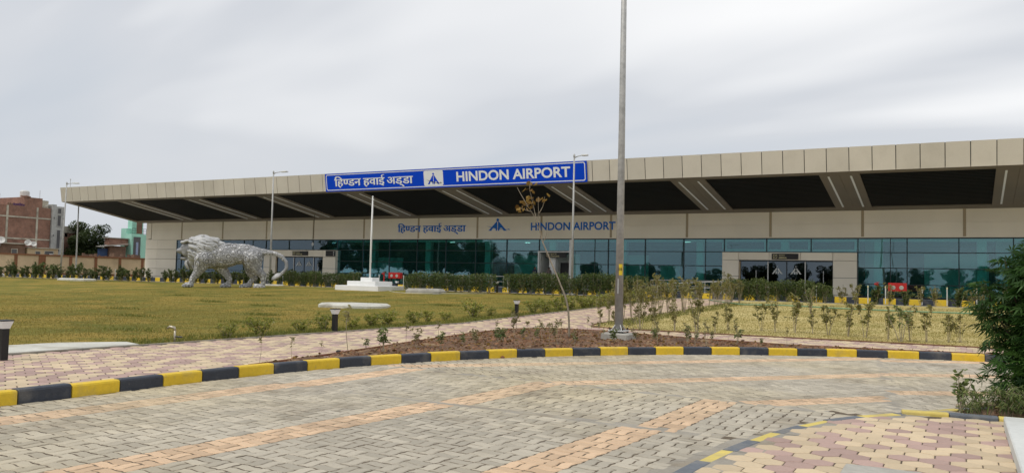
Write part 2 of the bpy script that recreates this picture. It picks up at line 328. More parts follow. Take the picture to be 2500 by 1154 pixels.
def brickmat(name, c1, c2, mort, sc=1.0):
    m = bpy.data.materials.new(name); m.use_nodes = True; t = m.node_tree; A = lambda ty: t.nodes.new(ty)
    b = t.nodes['Principled BSDF']; b.inputs['Roughness'].default_value = .92
    g = A('ShaderNodeNewGeometry'); s = A('ShaderNodeSeparateXYZ'); t.links.new(g.outputs['Position'], s.inputs[0])
    a = A('ShaderNodeMath'); a.operation = 'ADD'; t.links.new(s.outputs[0], a.inputs[0]); t.links.new(s.outputs[1], a.inputs[1])
    cv = A('ShaderNodeCombineXYZ'); t.links.new(a.outputs[0], cv.inputs[0]); t.links.new(s.outputs[2], cv.inputs[1])
    k = A('ShaderNodeTexBrick'); t.links.new(cv.outputs[0], k.inputs['Vector']); k.inputs['Color1'].default_value = (*c1, 1); k.inputs['Color2'].default_value = (*c2, 1); k.inputs['Mortar'].default_value = (*mort, 1)
    k.inputs['Scale'].default_value = sc; k.inputs['Mortar Size'].default_value = .012; k.inputs['Brick Width'].default_value = .23; k.inputs['Row Height'].default_value = .085; k.inputs['Bias'].default_value = -.2
    n = A('ShaderNodeTexNoise'); n.inputs['Scale'].default_value = .8; n.inputs['Detail'].default_value = 8; n.inputs['Roughness'].default_value = .7; t.links.new(g.outputs['Position'], n.inputs['Vector'])
    r = A('ShaderNodeMapRange'); t.links.new(n.outputs[0], r.inputs[0]); r.inputs[1].default_value = .3; r.inputs[2].default_value = .7; r.inputs[3].default_value = .6; r.inputs[4].default_value = 1.35
    v = A('ShaderNodeVectorMath'); v.operation = 'SCALE'; t.links.new(k.outputs[0], v.inputs[0]); t.links.new(r.outputs[0], v.inputs['Scale']); t.links.new(v.outputs[0], b.inputs['Base Color'])
    bp = A('ShaderNodeBump'); bp.inputs['Strength'].default_value = .5; bp.inputs['Distance'].default_value = .02; t.links.new(k.outputs['Fac'], bp.inputs['Height']); bp.invert = True; t.links.new(bp.outputs[0], b.inputs['Normal'])
    return m
M['brick'] = brickmat('red_brick', (.30,.135,.085), (.23,.10,.066), (.27,.21,.17))
M['brick2'] = brickmat('brown_brick', (.20,.10,.06), (.145,.075,.05), (.20,.16,.12))

# ------------------------------------------------------------------ plan of the road
CX, CY, RO = 3.55, 8.4, 13.3                         # outer kerb: straight at x = -9.75, then an arc, then along +x
def outer_pts(off=0., y0=-14., x1=34.):              # points of the outer kerb line moved outwards by off
    r = RO+off; p = [(CX-r, y) for y in np.arange(y0, CY, 1.)]
    p += [(CX-r*math.cos(a), CY+r*math.sin(a)) for a in np.linspace(0, math.pi/2, 40)]
    p += [(x, CY+r) for x in np.arange(CX+1, x1, 2.)]
    return p
INNER = [(-2.02,-14),(-2.02,6.5),(-1.92,7.55),(-1.69,8.94),(-1.30,10.15),(-.72,10.95),(-.22,11.75),(.22,12.4),(.75,12.95),(1.8,13.6),(3.5,13.95),(34,14.0)]
BEDIN = [(-.66,10.92),(-.2,11.0),(.41,11.05),(3.2,11.2)]
def resample(pts, d):
    pts = [Vector((p[0], p[1])) for p in pts]; out = [pts[0].copy()]; carry = 0.
    for a, b in zip(pts, pts[1:]):
        L = (b-a).length; s = d-carry
        while s <= L+1e-9: out.append(a+(b-a)*(s/L)); s += d
        carry = (carry+L) % d
    return out
def pip(P, poly):                                    # vectorised point in polygon
    x, y = P[:, 0], P[:, 1]; ins = np.zeros(len(P), bool); j = len(poly)-1
    for i in range(len(poly)):
        xi, yi = poly[i]; xj, yj = poly[j]
        if yi != yj:
            c = ((yi > y) != (yj > y)) & (x < (xj-xi)*(y-yi)/(yj-yi)+xi); ins ^= c
        j = i
    return ins
_cam2w = np.array([[_r2.x,_r2.y,_r2.z],[_u2.x,_u2.y,_u2.z],[_f.x,_f.y,_f.z]])
def in_view(P, z=0., m=1.06):
    Q = np.column_stack([P[:, 0], P[:, 1], np.full(len(P), z-EYE)]) @ _cam2w.T
    return (Q[:, 2] > .5) & (np.abs(Q[:, 0]) < m*Q[:, 2]*1250/2028.56) & (np.abs(Q[:, 1]) < m*Q[:, 2]*577/2028.56), Q[:, 2]

# ground sheet: a grid graded to follow the rise, out to the horizon
gx = np.array([-2500,-600,-250,-140,-100,-60,-30,0,30,60,140,400,2500.]); gy = np.array([-2500,-500,-150,-50,0,10,23,30,36,42,48,60,80,110,160,300,800,2500.])
gv = [(x, y, ZT(y)-.2) for y in gy for x in gx]; nx = len(gx)
g = MB(); g.add(gv, [(j*nx+i, j*nx+i+1, (j+1)*nx+i+1, (j+1)*nx+i) for j in range(len(gy)-1) for i in range(nx-1)])
struct(g.obj('ground', M['field']))
ROADPOLY = outer_pts(.05)+INNER[::-1]
road = MB().prism(ROADPOLY, -.05, -.0055).obj('road', M['sand']); struct(road)

# ---- zigzag pavers in basket weave, laid in straight sectors as the road bends
U = .25
def wave(t): return .0150*math.sin(2*math.pi*t/U)
def paver_outline(orient):
    # a 2x1 block of half units, edges waved so that neighbours interlock
    w, h = (U, U/2) if orient == 0 else (U/2, U)
    pts = []; g = .0068
    nxs = 4 if orient == 0 else 2; nys = 2 if orient == 0 else 4
    for i in range(nxs): pts.append((w*i/nxs, wave(w*i/nxs)))
    for i in range(nys): pts.append((w+wave(h*i/nys), h*i/nys))
    for i in range(nxs): pts.append((w-w*i/nxs, h+wave(w-w*i/nxs)))
    for i in range(nys): pts.append((wave(h-h*i/nys), h-h*i/nys))
    c = Vector((w/2, h/2)); out = []
    for x, y in pts:
        out.append(((x-c.x)*(1-2*g/w), (y-c.y)*(1-2*g/h)))
    return out
def block_arrays(outline, top=0., depth=.03, bev=.007):
    n = len(outline); o = np.array(outline); s = np.abs(o).max(0)
    V = np.vstack([np.column_stack([o, np.full(n, top-depth)]), np.column_stack([o, np.full(n, top-bev)]), np.column_stack([o*(1-bev*1.6/s), np.full(n, top)])])
    fs = [(i, (i+1) % n, n+(i+1) % n, n+i) for i in range(n)]+[(n+i, n+(i+1) % n, 2*n+(i+1) % n, 2*n+i) for i in range(n)]
    return V, fs, tuple(range(2*n, 3*n))
SECT = [  # origin on the middle orange band, heading clockwise from +Y, band offsets, test
  dict(o=(-5.97,6.7), a=R(3.5), bands=(-2.75,0,2.85), t=lambda P: P[:,1] < 8.95-.05*(P[:,0]+5.7)),
  dict(o=(-5.68,10.3), a=R(1.0), bands=(-2.75,0,2.85), t=lambda P: (P[:,1] > 9.02-.05*(P[:,0]+5.7)) & (P[:,1] < 11.42-.1*(P[:,0]+2.5))),
  dict(o=(-5.55,11.75), a=R(41), bands=(-2.75,0,2.6), t=lambda P: (P[:,1] > 11.49-.1*(P[:,0]+2.5)) & (P[:,0] < -.8-.1*(P[:,1]-11.9))),
  dict(o=(-1.0,16.95), a=R(58), bands=(-2.75,0,2.6), t=lambda P: P[:,0] > -.74-.1*(P[:,1]-11.9))]
VAR = 5
pav_rows = []      # x, y, angle, orient, colour
for s in SECT:
    ca, sa = math.cos(s['a']), math.sin(s['a'])
    k = np.arange(-80, 81); I, J = [q.ravel() for q in np.meshgrid(k, k)]
    o = ((I+J) % 2)                                   # orientation of the square
    for half in (0, 1):
        v = (I+.5)*U + np.where(o == 0, 0, (half-.5)*U/2)
        u = (J+.5)*U + np.where(o == 0, (half-.5)*U/2, 0)
        x = s['o'][0]+u*sa+v*ca; y = s['o'][1]+u*ca-v*sa
        P = np.column_stack([x, y])
        ok = s['t'](P) & pip(P, ROADPOLY) & (x < 7) & (y > 2.5)
        band = np.zeros(len(x), bool)
        for b in s['bands']:
            bi = round(b/U); band |= (I == bi-1) | (I == bi)
        for xx, yy, oo, bb in zip(x[ok], y[ok], o[ok], band[ok]): pav_rows.append((xx, yy, -s['a'], int(oo), int(bb)))
pav = np.array(pav_rows); P2 = pav[:, :2]
dk = np.hypot(P2[:, 0]+1.69, P2[:, 1]-8.94)
ik = resample(INNER, .1); ikp = np.array([(p.x, p.y) for p in ik if 4 < p.y < 14.2 and p.x < 6])
dmin = np.min(np.hypot(P2[:, None, 0]-ikp[None, :, 0], P2[:, None, 1]-ikp[None, :, 1]), axis=1)
pav = pav[dmin > .30]; P2 = pav[:, :2]               # a cement haunch runs along the inner kerb
vis, dep = in_view(P2, 0, 1.0)
order = np.argsort(np.where(vis, dep, 1e9)); near = set(order[:300].tolist())
OUTL = [paver_outline(0), paver_outline(1)]; ARR = [block_arrays(o) for o in OUTL]
PMESH = {}
for oo in (0, 1):
    V, fs, topf = ARR[oo]
    for cc in (0, 1):
        for k in range(VAR):
            b = MB(); b.add(V.tolist(), fs+[topf], 0, (k+.5)/VAR); PMESH[oo, cc, k] = b.mesh('paver', M['porange' if cc else 'pgrey'])
for i in order[:300]:
    x, y, a, oo, cc = pav[i]
    link('paver', PMESH[int(oo), int(cc), random.randrange(VAR)], road, (x, y, random.uniform(-.0025, .003)), (random.gauss(0, .008), random.gauss(0, .008), a+random.gauss(0, .012)))
def joined_blocks(name, rows, arr_of, mats, parent):
    AV, AF, AT, AM, ATop, TT, TM, base = [], [], [], [], [], [], [], 0
    V4, T4 = [], []
    fq, tq, mq = [], [], []; ftops = []; ttops = []; mtops = []
    for (x, y, z, a, oo, cc) in rows:
        V, fs, topf = arr_of(int(oo)); n = len(V); ca, sa = math.cos(a), math.sin(a); tone = random.random()
        tx, ty = random.gauss(0, .008), random.gauss(0, .008)
        X = V[:, 0]*ca-V[:, 1]*sa; Y = V[:, 0]*sa+V[:, 1]*ca
        AV.append(np.column_stack([X+x, Y+y, V[:, 2]+z+X*tx+Y*ty]))
        fq.append(np.array(fs)+base); tq += [tone]*len(fs); mq += [int(cc)]*len(fs)
        ftops.append(tuple(base+k for k in topf)); ttops.append(tone); mtops.append(int(cc)); base += n
    me = bpy.data.meshes.new(name); V = np.vstack(AV); Q = np.vstack(fq)
    lt = [k for f in ftops for k in f]; starts = np.concatenate([np.arange(0, 4*len(Q), 4), 4*len(Q)+np.cumsum([0]+[len(f) for f in ftops[:-1]])])
    loops = np.concatenate([Q.ravel(), np.array(lt)])
    me.vertices.add(len(V)); me.vertices.foreach_set('co', V.astype(np.float32).ravel())
    me.loops.add(len(loops)); me.loops.foreach_set('vertex_index', loops.astype(np.int32))
    me.polygons.add(len(starts)); me.polygons.foreach_set('loop_start', starts.astype(np.int32))
    for m in mats: me.materials.append(m)
    me.polygons.foreach_set('material_index', np.array(mq+mtops, np.int32)); me.update(calc_edges=True)
    me.attributes.new('tone', 'FLOAT', 'FACE').data.foreach_set('value', np.array(tq+ttops, np.float32))
    return stuff(link(name, me, parent))
rest = [(*pav[i][:2], random.uniform(-.0025, .003), pav[i][2]+random.gauss(0, .012), pav[i][3], pav[i][4]) for i in range(len(pav)) if i not in near]
joined_blocks('paver_field', rest, lambda o: ARR[o], [M['pgrey'], M['porange']], road)
# cement haunch beside the inner kerb
h = MB(); ip = [p for p in resample(INNER, .35) if p.y > 1 and p.x < 8]
for a, b in zip(ip, ip[1:]):
    d = (b-a).normalized(); n = Vector((-d.y, d.x))
    w0 = .36; q = [a, a+n*w0, b+n*w0, b]
    h.add([(q[0].x,q[0].y,.02),(q[1].x,q[1].y,-.003),(q[2].x,q[2].y,-.003),(q[3].x,q[3].y,.02)], [(0,3,2,1)])
h.obj('cement_haunch', M['mortar'], road)
for jl in ([(-9.6,9.18),(-2.2,8.81)], [(-9.2,12.13),(-1.5,11.36)], [(-1.62,20.3),(-.74,11.7)]):      # cement in the cut joints between the sectors
    a, b = Vector(jl[0]), Vector(jl[1]); d = (b-a).normalized(); n = Vector((-d.y, d.x))*.14
    MB().add([(a.x-n.x,a.y-n.y,-.0035),(b.x-n.x,b.y-n.y,-.0035),(b.x+n.x,b.y+n.y,-.0035),(a.x+n.x,a.y+n.y,-.0035)], [(0,1,2,3)]).obj('cement_joint', M['mortar'], road)

# ---- kerbs
def kerb_mesh(L, w, z0, z1, m, c=.03):
    prof = [(0,z0),(0,z1-c),(c*.3,z1-c*.3),(c,z1),(w-c*.5,z1),(w,z1-c*.5),(w,z0)]   # local y = across, away from the road
    b = MB(); n = len(prof); e = .006
    vs = []
    for x, k in ((-L/2, 1), (-L/2+e, 0), (L/2-e, 0), (L/2, 1)):
        for y, z in prof: vs.append((x, y+(e if k and y == 0 else 0), z-(e if k and z > z0 else 0)))
    fs = [(r*n+i, r*n+(i+1) % n, (r+1)*n+(i+1) % n, (r+1)*n+i) for r in range(3) for i in range(n)]
    fs += [tuple(range(n-1, -1, -1)), tuple(range(3*n, 4*n))]
    fs = [tuple(reversed(f)) for f in fs]
    return b.add(vs, fs).mesh('kerb_stone', m)
kerb = struct(MB().prism(outer_pts(.03)+outer_pts(.12)[::-1], -.05, .02).obj('kerb', M['mortar']))
KL = .675
km = [kerb_mesh(KL-.012, .16, -.06, .165, M['kyel']), kerb_mesh(KL-.012, .16, -.06, .165, M['kblk'])]
kp = resample(outer_pts(0, -8.+.42, 14), KL)
for i, (a, b) in enumerate(zip(kp, kp[1:])):
    c = (a+b)/2; ang = math.atan2(b.y-a.y, b.x-a.x)
    link('kerb_stone', km[(i+1) % 2], kerb, (c.x, c.y, random.uniform(-.006, .006)), ang+random.gauss(0, .004), (( (b-a).length)/KL, 1, 1))
ikerb = struct(MB().prism([(p[0]+.02, p[1]-.02) for p in INNER[:-1]]+[(p[0]+.10, p[1]-.06) for p in INNER[:-1]][::-1], -.05, .05).obj('kerb_inner', M['mortar']))
KI = .60
km2 = [kerb_mesh(KI-.008, .14, -.06, .11, M['kyel2'], .015), kerb_mesh(KI-.008, .14, -.06, .11, M['kblk2'], .015)]
for i, (a, b) in enumerate(zip(*(lambda q: (q, q[1:]))([p for p in resample(INNER, KI) if p.y > -3 and p.x < 9]))):
    c = (a+b)/2; ang = math.atan2(b.y-a.y, b.x-a.x)+math.pi
    link('kerb_stone', km2[i % 2], ikerb, (c.x, c.y, random.uniform(-.008, .004)), ang+random.gauss(0, .012))
bkerb = struct(MB().prism([(p[0], p[1]+.03) for p in BEDIN]+[(p[0], p[1]+.09) for p in BEDIN][::-1], -.05, .05).obj('kerb_planter', M['mortar']))
KB = .5; km3 = [kerb_mesh(KB-.008, .11, -.06, .155, M['kyel2'], .02), kerb_mesh(KB-.008, .11, -.06, .155, M['kblk2'], .02)]
bp_ = resample([(-.62,10.92)]+BEDIN[1:], KB)
for i, (a, b) in enumerate(zip(bp_, bp_[1:])):
    c = (a+b)/2; link('kerb_stone', km3[i % 2], bkerb, (c.x, c.y, 0), math.atan2(b.y-a.y, b.x-a.x))

# ---- footpaths of hexagonal pavers
HW = .245; HS = HW/math.sqrt(3)                       # flat to flat across x, points along y
BEDBACK = [(-9.93,9.7),(-10.2,11.9),(-10.8,15.2),(-11.45,19.),(-11.55,21.4),(-11.2,22.3),(-10.4,22.75),(-9.2,22.75),(-6.1,21.7),(-3.9,21.25),(-2.1,21.4),(0.,21.75),(3.6,22.0),(34,22.1)]
LAWNX, PATHX, PATHY = -14.2, -10.55, 23.9
PATHPOLY = [(LAWNX,-14)]+[(LAWNX,y) for y in (0,10,20,23,26,30,35,40,44,47.9)]+[(PATHX,47.9)]+[(PATHX,y) for y in (44,40,35,30,26,PATHY+1.2)]+[(PATHX+.4,PATHY+.3),(PATHX+1.3,PATHY),(0,PATHY),(34,PATHY)]+BEDBACK[::-1]+[p for p in outer_pts(.13)[::-1] if p[1] < 9.7 and p[0] < 0]
path = MB()
# base sheet of the path, follows the rise
def strip_sheet(b, poly, dz, mi=0):
    b.prism(poly, lambda x, y: ZT(y)+dz-.06, lambda x, y: ZT(y)+dz, mi)
pathA = [(LAWNX,-14),(PATHX,-14),(PATHX,9.7)]
strip_sheet(path, [(LAWNX,-14),(-9.87,-14),(-9.87,8.4),(-9.93,9.8),(-10.2,11.9),(-10.8,15.2),(-11.45,19.),(-11.55,21.4),(-11.2,22.3),(-10.55,22.7),(PATHX,23),(LAWNX,23)], -.005)
for y0, y1 in ((23,48),): strip_sheet(path, [(LAWNX,y0),(PATHX,y0),(PATHX,y1),(LAWNX,y1)], -.005)
path = struct(path.obj('footpath', M['sand']))
path2 = struct(MB().prism([(PATHX,22.7),(-9.2,22.75),(-6.1,21.7),(-3.9,21.25),(-2.1,21.4),(0.,21.75),(3.6,22.0),(34,22.1),(34,23),(PATHX,23)], .03, .115).prism([(PATHX,23),(34,23),(34,PATHY),(PATHX,PATHY)], lambda x,y: ZT(y)-.08, lambda x,y: ZT(y)-.005).prism([(PATHX,PATHY),(PATHX+1.3,PATHY),(PATHX,PATHY+1.2)], lambda x,y: ZT(y)-.08, lambda x,y: ZT(y)-.005).obj('footpath_crossing', M['sand']))
hexo = [(HW/2*.96, -HS/2*.93),(HW/2*.96, HS/2*.93),(0, HS*.93),(-HW/2*.96, HS/2*.93),(-HW/2*.96, -HS/2*.93),(0, -HS*.93)]
HARR = block_arrays(hexo, 0, .025, .005)
HM = {}
for cc in (0, 1):
    for k in range(VAR): HM[cc, k] = MB().add(HARR[0].tolist(), HARR[1]+[HARR[2]], 0, (k+.5)/VAR).mesh('hexagon_paver', M['hcream' if cc else 'hpink'])
def hex_centres(poly, x0, x1, y0, y1, ph=0):
    rows = []; cur = 0; run = 0
    for j in range(int((y1-y0)/(1.5*HS))+1):
        y = y0+j*1.5*HS
        for i in range(int((x1-x0)/HW)+1):
            x = x0+(i+.5*(j % 2))*HW
            if i == 0 or run <= 0: cur = 1-cur; run = random.choice((1, 1, 2, 2, 3)) if cur else random.choice((1, 1, 2, 2))
            run -= 1; rows.append((x, y, cur))
    a = np.array(rows); return a[pip(a[:, :2], poly)]
def tilt(y): return math.atan(.62/25) if 23 < y < 48 else 0
def lay_hex(rows, parent, zf, n_near):
    v, d = in_view(rows[:, :2], .1, 1.0); o = np.argsort(np.where(v, d, 1e9)); nr = set(o[:n_near].tolist())
    for i in o[:n_near]:
        x, y, cc = rows[i]
        link('hexagon_paver', HM[int(cc), random.randrange(VAR)], parent, (x, y, zf(y)+random.uniform(-.002, .003)), (tilt(y)+random.gauss(0, .006), random.gauss(0, .006), random.gauss(0, .01)))
    rs = [(*rows[i][:2], zf(rows[i][1])+random.uniform(-.002, .003), random.gauss(0, .01), 0, rows[i][2]) for i in range(len(rows)) if i not in nr]
    if rs: joined_blocks('hexagon_paver_field', rs, lambda o: HARR, [M['hpink'], M['hcream']], parent)
hx = hex_centres(PATHPOLY, -14.1, 8, 1.5, 47.9)
lay_hex(hx[~((hx[:,0] > PATHX) & (hx[:,1] > 22))], path, ZT, 300)
lay_hex(hx[(hx[:,0] > PATHX) & (hx[:,1] > 22)], path2, ZT, 200)
INPOLY = [(p[0]+.16, p[1]-.07) for p in INNER[:6] ]+[(-.2,10.93),(.41,10.97),(.42,-14)]
inpath = struct(MB().prism([(p[0]+.12, p[1]-.05) for p in INNER[:6]]+[(-.2,11.0),(.6,11.03),(9,11.1),(9,-14)], .0, .1045).obj('footpath_inner', M['sand']))
mj = MB(); ip = [p for p in resample(INNER[:7], .3) if p.y > 1]
for a, b in zip(ip, ip[1:]):
    d = (b-a).normalized(); n = Vector((d.y, -d.x)); q = [a+n*.12, a+n*.34, b+n*.34, b+n*.12]
    mj.add([(v.x, v.y, .1065) for v in q], [(0,1,2,3)])
mj.obj('cement_strip', M['mortar'], inpath)
lay_hex(hex_centres(INPOLY, -2.05, .45, 2.0, 11, 2), inpath, lambda y: .11, 300)
cv = MB().cbox(-.86, 6.7, .0, -.28, 7.55, .122, .01).obj('cover_slab', M['conc']); tag(cv, 'worn concrete cover slab set among the hexagonal pavers', 'cover slab')
pl = MB().cbox(.40, 4.0, .0, 3.0, 10.62, .225, .012).obj('entrance_plinth', M['plinth']); tag(pl, 'low grey-white rendered plinth at the edge of the hexagonal pavers', 'plinth')

# path edging strips
def edging(name, pts, w, h, m, off=0):
    b = MB()
    for p, q in zip(pts, pts[1:]):
        p, q = Vector(p), Vector(q); d = (q-p).normalized(); n = Vector((-d.y, d.x))*w/2
        z0, z1 = ZT(p.y), ZT(q.y)
        b.add([(p.x-n.x,p.y-n.y,z0-.1),(p.x+n.x,p.y+n.y,z0-.1),(q.x+n.x,q.y+n.y,z1-.1),(q.x-n.x,q.y-n.y,z1-.1),
               (p.x-n.x,p.y-n.y,z0+h),(p.x+n.x,p.y+n.y,z0+h),(q.x+n.x,q.y+n.y,z1+h),(q.x-n.x,q.y-n.y,z1+h)], [(4,7,6,5),(0,4,5,1),(1,5,6,2),(2,6,7,3),(3,7,4,0)])
    return struct(b.obj(name, m))
edging('path_edging', [(LAWNX-.04,y) for y in (-14,10,23,30,40,47.9)], .07, .02, M['mortar'])
edging('bed_edging', BEDBACK[:-1], .05, .035, M['wallc'])
edging('lawn_edging', [(PATHX+.03,47.9),(PATHX+.03,PATHY+1.2),(PATHX+.4,PATHY+.3),(PATHX+1.3,PATHY+.02),(34,PATHY+.02)], .05, .03, M['clod'])

# ---- lawns
def noise2(x, y, s, k=0):
    return (math.sin(x*s*1.7+k)+math.sin(y*s*2.1+1.3*k)+math.sin((x+y)*s*.9+2.1*k)+math.sin((x-y)*s*1.3+.7*k))/4
def sheet(name, x0, x1, y0, y1, dx, dy, zf, m):
    X = np.arange(x0, x1+1e-6, dx); Y = np.arange(y0, y1+1e-6, dy); n = len(X)
    V = [(x, y, zf(x, y)) for y in Y for x in X]
    F = np.array([(j*n+i, j*n+i+1, (j+1)*n+i+1, (j+1)*n+i) for j in range(len(Y)-1) for i in range(n-1)])
    return struct(link(name, np_mesh(name, V, F, m, smooth=True)))
lz = lambda x, y: ZT(y)+.012+.02*noise2(x, y, .8)+.012*noise2(x, y, 2.9, 2)
sheet('lawn', -112, LAWNX-.06, -14, 48.3, .45, .45, lambda x, y: lz(x, y)-(.03 if x > LAWNX-.4 else 0)-(.08 if -15.9 < x and 7.2 < y < 11.4 else 0), M['lawn'])
sheet('lawn_dry', PATHX+.05, 40, PATHY+.05, 48.3, .45, .45, lambda x, y: lz(x, y)-(.02 if y < PATHY+.3 else 0)-(1.2*max(0, 1-abs(x-PATHX)/.5-abs(y-PATHY)/.8) if y < PATHY+1.2 and x < PATHX+.6 else 0), M['lawn2'])
def grass(name, n, xr, yr, zf, m, hmin, hmax, tonef, keep=None):
    r = np.random.default_rng(n); x = r.uniform(*xr, n); y = r.uniform(*yr, n)
    P = np.column_stack([x, y]); v, d = in_view(P, .2, 1.1); v &= r.uniform(size=n) < np.clip((26/d)**1.5, .05, 1)
    if keep is not None: v &= keep(x, y)
    P = P[v]; n = len(P); z = np.array([zf(a, b) for a, b in P])-.01
    C = np.column_stack([P, z]); D = np.column_stack([r.normal(0, .45, n), r.normal(0, .45, n), np.ones(n)])
    V, F = leaf_arrays(C, D, r.uniform(hmin, hmax, n), .012+.004*r.uniform(size=n), r)
    return stuff(link(name, np_mesh(name, V, F, m, tone=tonef(P, r))))
gr = grass('grass', 220000, (-45, LAWNX-.06), (6, 40), lz, M['gblade'], .03, .06, lambda P, r: np.clip(.45+.35*np.array([noise2(a, b, .35) for a, b in P])+r.normal(0, .2, len(P)), 0, 1), lambda x, y: ~((x > -15.8) & (y < 11.3) & (y > 7.4)))
tag(gr, 'short olive grass blades of the lawn with the lion', 'grass')
tr_ = np.random.default_rng(77); tc_ = [(-19.3,19.6),(-18.6,17.9),(-21.5,21.5),(-26,26),(-17.6,13.5),(-24,30),(-30,27),(-20,31),(-33,33),(-18,36),(-28,36),(-36,30),(-23,17.5),(-27.5,20.5)]; C_ = []
for cx_, cy_ in tc_:
    k = int(tr_.integers(120, 320)); C_.append(np.column_stack([tr_.normal(cx_, .45, k), tr_.normal(cy_, .22, k)]))
C_ = np.vstack(C_); C_ = np.column_stack([C_, [lz(a, b)-.01 for a, b in C_]]); n_ = len(C_)
V_, F_ = leaf_arrays(C_, np.column_stack([tr_.normal(0, .5, (n_, 2)), np.ones(n_)]), tr_.uniform(.06, .14, n_), .018, tr_)
tag(stuff(link('grass_tufts', np_mesh('grass_tufts', V_, F_, M['gblade2'], tone=tr_.uniform(.3, 1, n_)))), 'darker green tufts scattered through the lawn', 'grass')
gr = grass('grass_edge', 30000, (-15.6, LAWNX-.04), (4, 47), lz, M['gblade2'], .05, .13, lambda P, r: r.uniform(size=len(P)), lambda x, y: (np.random.default_rng(3).uniform(size=len(x)) < np.clip(1.3-(LAWNX-x)/1.0, .05, 1)) & ~((y < 11.2) & (y > 7.5)))
tag(gr, 'longer green grass along the path edging', 'grass')
gr = grass('grass_dry', 90000, (PATHX+.3, 9), (PATHY+.1, 44), lz, M['gblade'], .03, .06, lambda P, r: np.clip(r.normal(.75, .2, len(P)), 0, 1))
tag(gr, 'short straw-coloured grass of the dry lawn', 'grass')
gr = grass('grass_corner', 9000, (PATHX+.1, -8.2), (PATHY+.3, 42), lz, M['gblade2'], .05, .16, lambda P, r: r.uniform(size=len(P)), lambda x, y: (x < PATHX+1.3) & (y > PATHY+1.2))
tag(gr, 'green weeds along the edge of the dry lawn beside the path', 'grass')

# ---- planting bed inside the bend
BED = BEDBACK[:-1]+[p for p in outer_pts(.15)[::-1] if p[0] < 3.5 and p[1] > 9.6]
bx = np.arange(-12, 3.7, .11); by = np.arange(9.6, 23, .11)
def bedz(x, y): return .12+(.065 if x < -6 else .03)*abs(noise2(x, y, 3.1, 1))+.03*noise2(x, y, 7.7, 3)
BV = np.array([(x, y) for y in by for x in bx]); ins = pip(BV, BED); nb = len(bx)
F = [(j*nb+i, j*nb+i+1, (j+1)*nb+i+1, (j+1)*nb+i) for j in range(len(by)-1) for i in range(nb-1) if ins[j*nb+i] or ins[j*nb+i+1] or ins[(j+1)*nb+i] or ins[(j+1)*nb+i+1]]
V3 = [(x, y, bedz(x, y) if k else .07) for (x, y), k in zip(BV, ins)]
used = sorted({i for f in F for i in f}); rm = {o: k for k, o in enumerate(used)}
bed = struct(link('planting_bed', np_mesh('planting_bed', [V3[i] for i in used], [[rm[i] for i in f] for f in F], M['soil'], smooth=True)))
def clods(name, poly, n, zf, m, smin, smax, parent, box):
    r = np.random.default_rng(n); P = np.column_stack([r.uniform(box[0], box[1], n*3), r.uniform(box[2], box[3], n*3)]); P = P[pip(P, poly)][:n]
    b = MB()
    for x, y in P:
        s = r.uniform(smin, smax)*(1 if r.uniform() < .85 else 1.6); z = zf(x, y)
        vs = [(x+s*math.cos(t)*r.uniform(.6, 1.1), y+s*math.sin(t)*r.uniform(.6, 1.1), z-s*.3) for t in np.arange(5)*1.257+r.uniform(0, 1)]+[(x+s*.5*math.cos(t)*r.uniform(.5, 1.1), y+s*.5*math.sin(t)*r.uniform(.5, 1.1), z+s*r.uniform(.25, .6)) for t in np.arange(4)*1.57]
        b.add(vs, [(5,6,7,8),(0,1,6,5),(1,2,6),(2,3,7,6),(3,4,8,7),(4,0,5,8)], 0, r.uniform())
    return stuff(b.obj(name, m, parent))
clods('soil_clods', BED, 5200, bedz, M['clod'], .02, .055, bed, (-12, 3.6, 9.6, 23))
lr = np.random.default_rng(5); q = lr.uniform((-12, 9.6), (3, 23), (3600, 2)); q = q[pip(q, BED)]
Vl, Fl = leaf_arrays(np.column_stack([q, [bedz(a, b)+.03 for a, b in q]]), np.column_stack([lr.normal(size=(len(q), 2)), lr.normal(0, .15, len(q))]), lr.uniform(.05, .12, len(q)), lr.uniform(.03, .06, len(q)), lr)
stuff(link('leaf_litter', np_mesh('leaf_litter', Vl, Fl, M['ldead'], tone=lr.uniform(0, .9, len(q))), bed))
PB = [p for p in INNER if p[1] > 10.9 and p[0] < 4][0:]; PBED = [(-.6,10.98),(-.2,11.05),(.41,11.1),(3.2,11.25),(3.4,13.85),(1.85,13.5),(.82,12.85),(.3,12.3),(-.14,11.65)]
pb = struct(MB().prism(PBED, .0, .085).obj('planting_bed_inner', M['soil']))
clods('soil_clods', PBED, 260, lambda x, y: .09, M['clod'], .015, .04, pb, (-.6, 3.4, 10.9, 13.9))

# ---- forecourt in front of the terminal, with its kerb
fc = struct(MB().box(-118, 49.35, .4, 60, 59.9, .872).obj('forecourt', M['fore']))
drain = struct(MB().box(-118, 48.5, .4, 60, 49.1, .665).obj('drain_ledge', M['conc']))
fk = struct(MB().box(-118, 49.22, .4, 60, 49.30, .80).obj('kerb_forecourt', M['mortar']))
FKL = .62
fkm = [kerb_mesh(FKL-.01, .16, -.4, .25, M['kyel'], .02), kerb_mesh(FKL-.01, .16, -.4, .25, M['kblk'], .02)]
for i in range(int(88/FKL)):
    link('kerb_stone', fkm[i % 2], fk, (-84+i*FKL, 49.18, .74+random.uniform(-.01, .01)), 0)
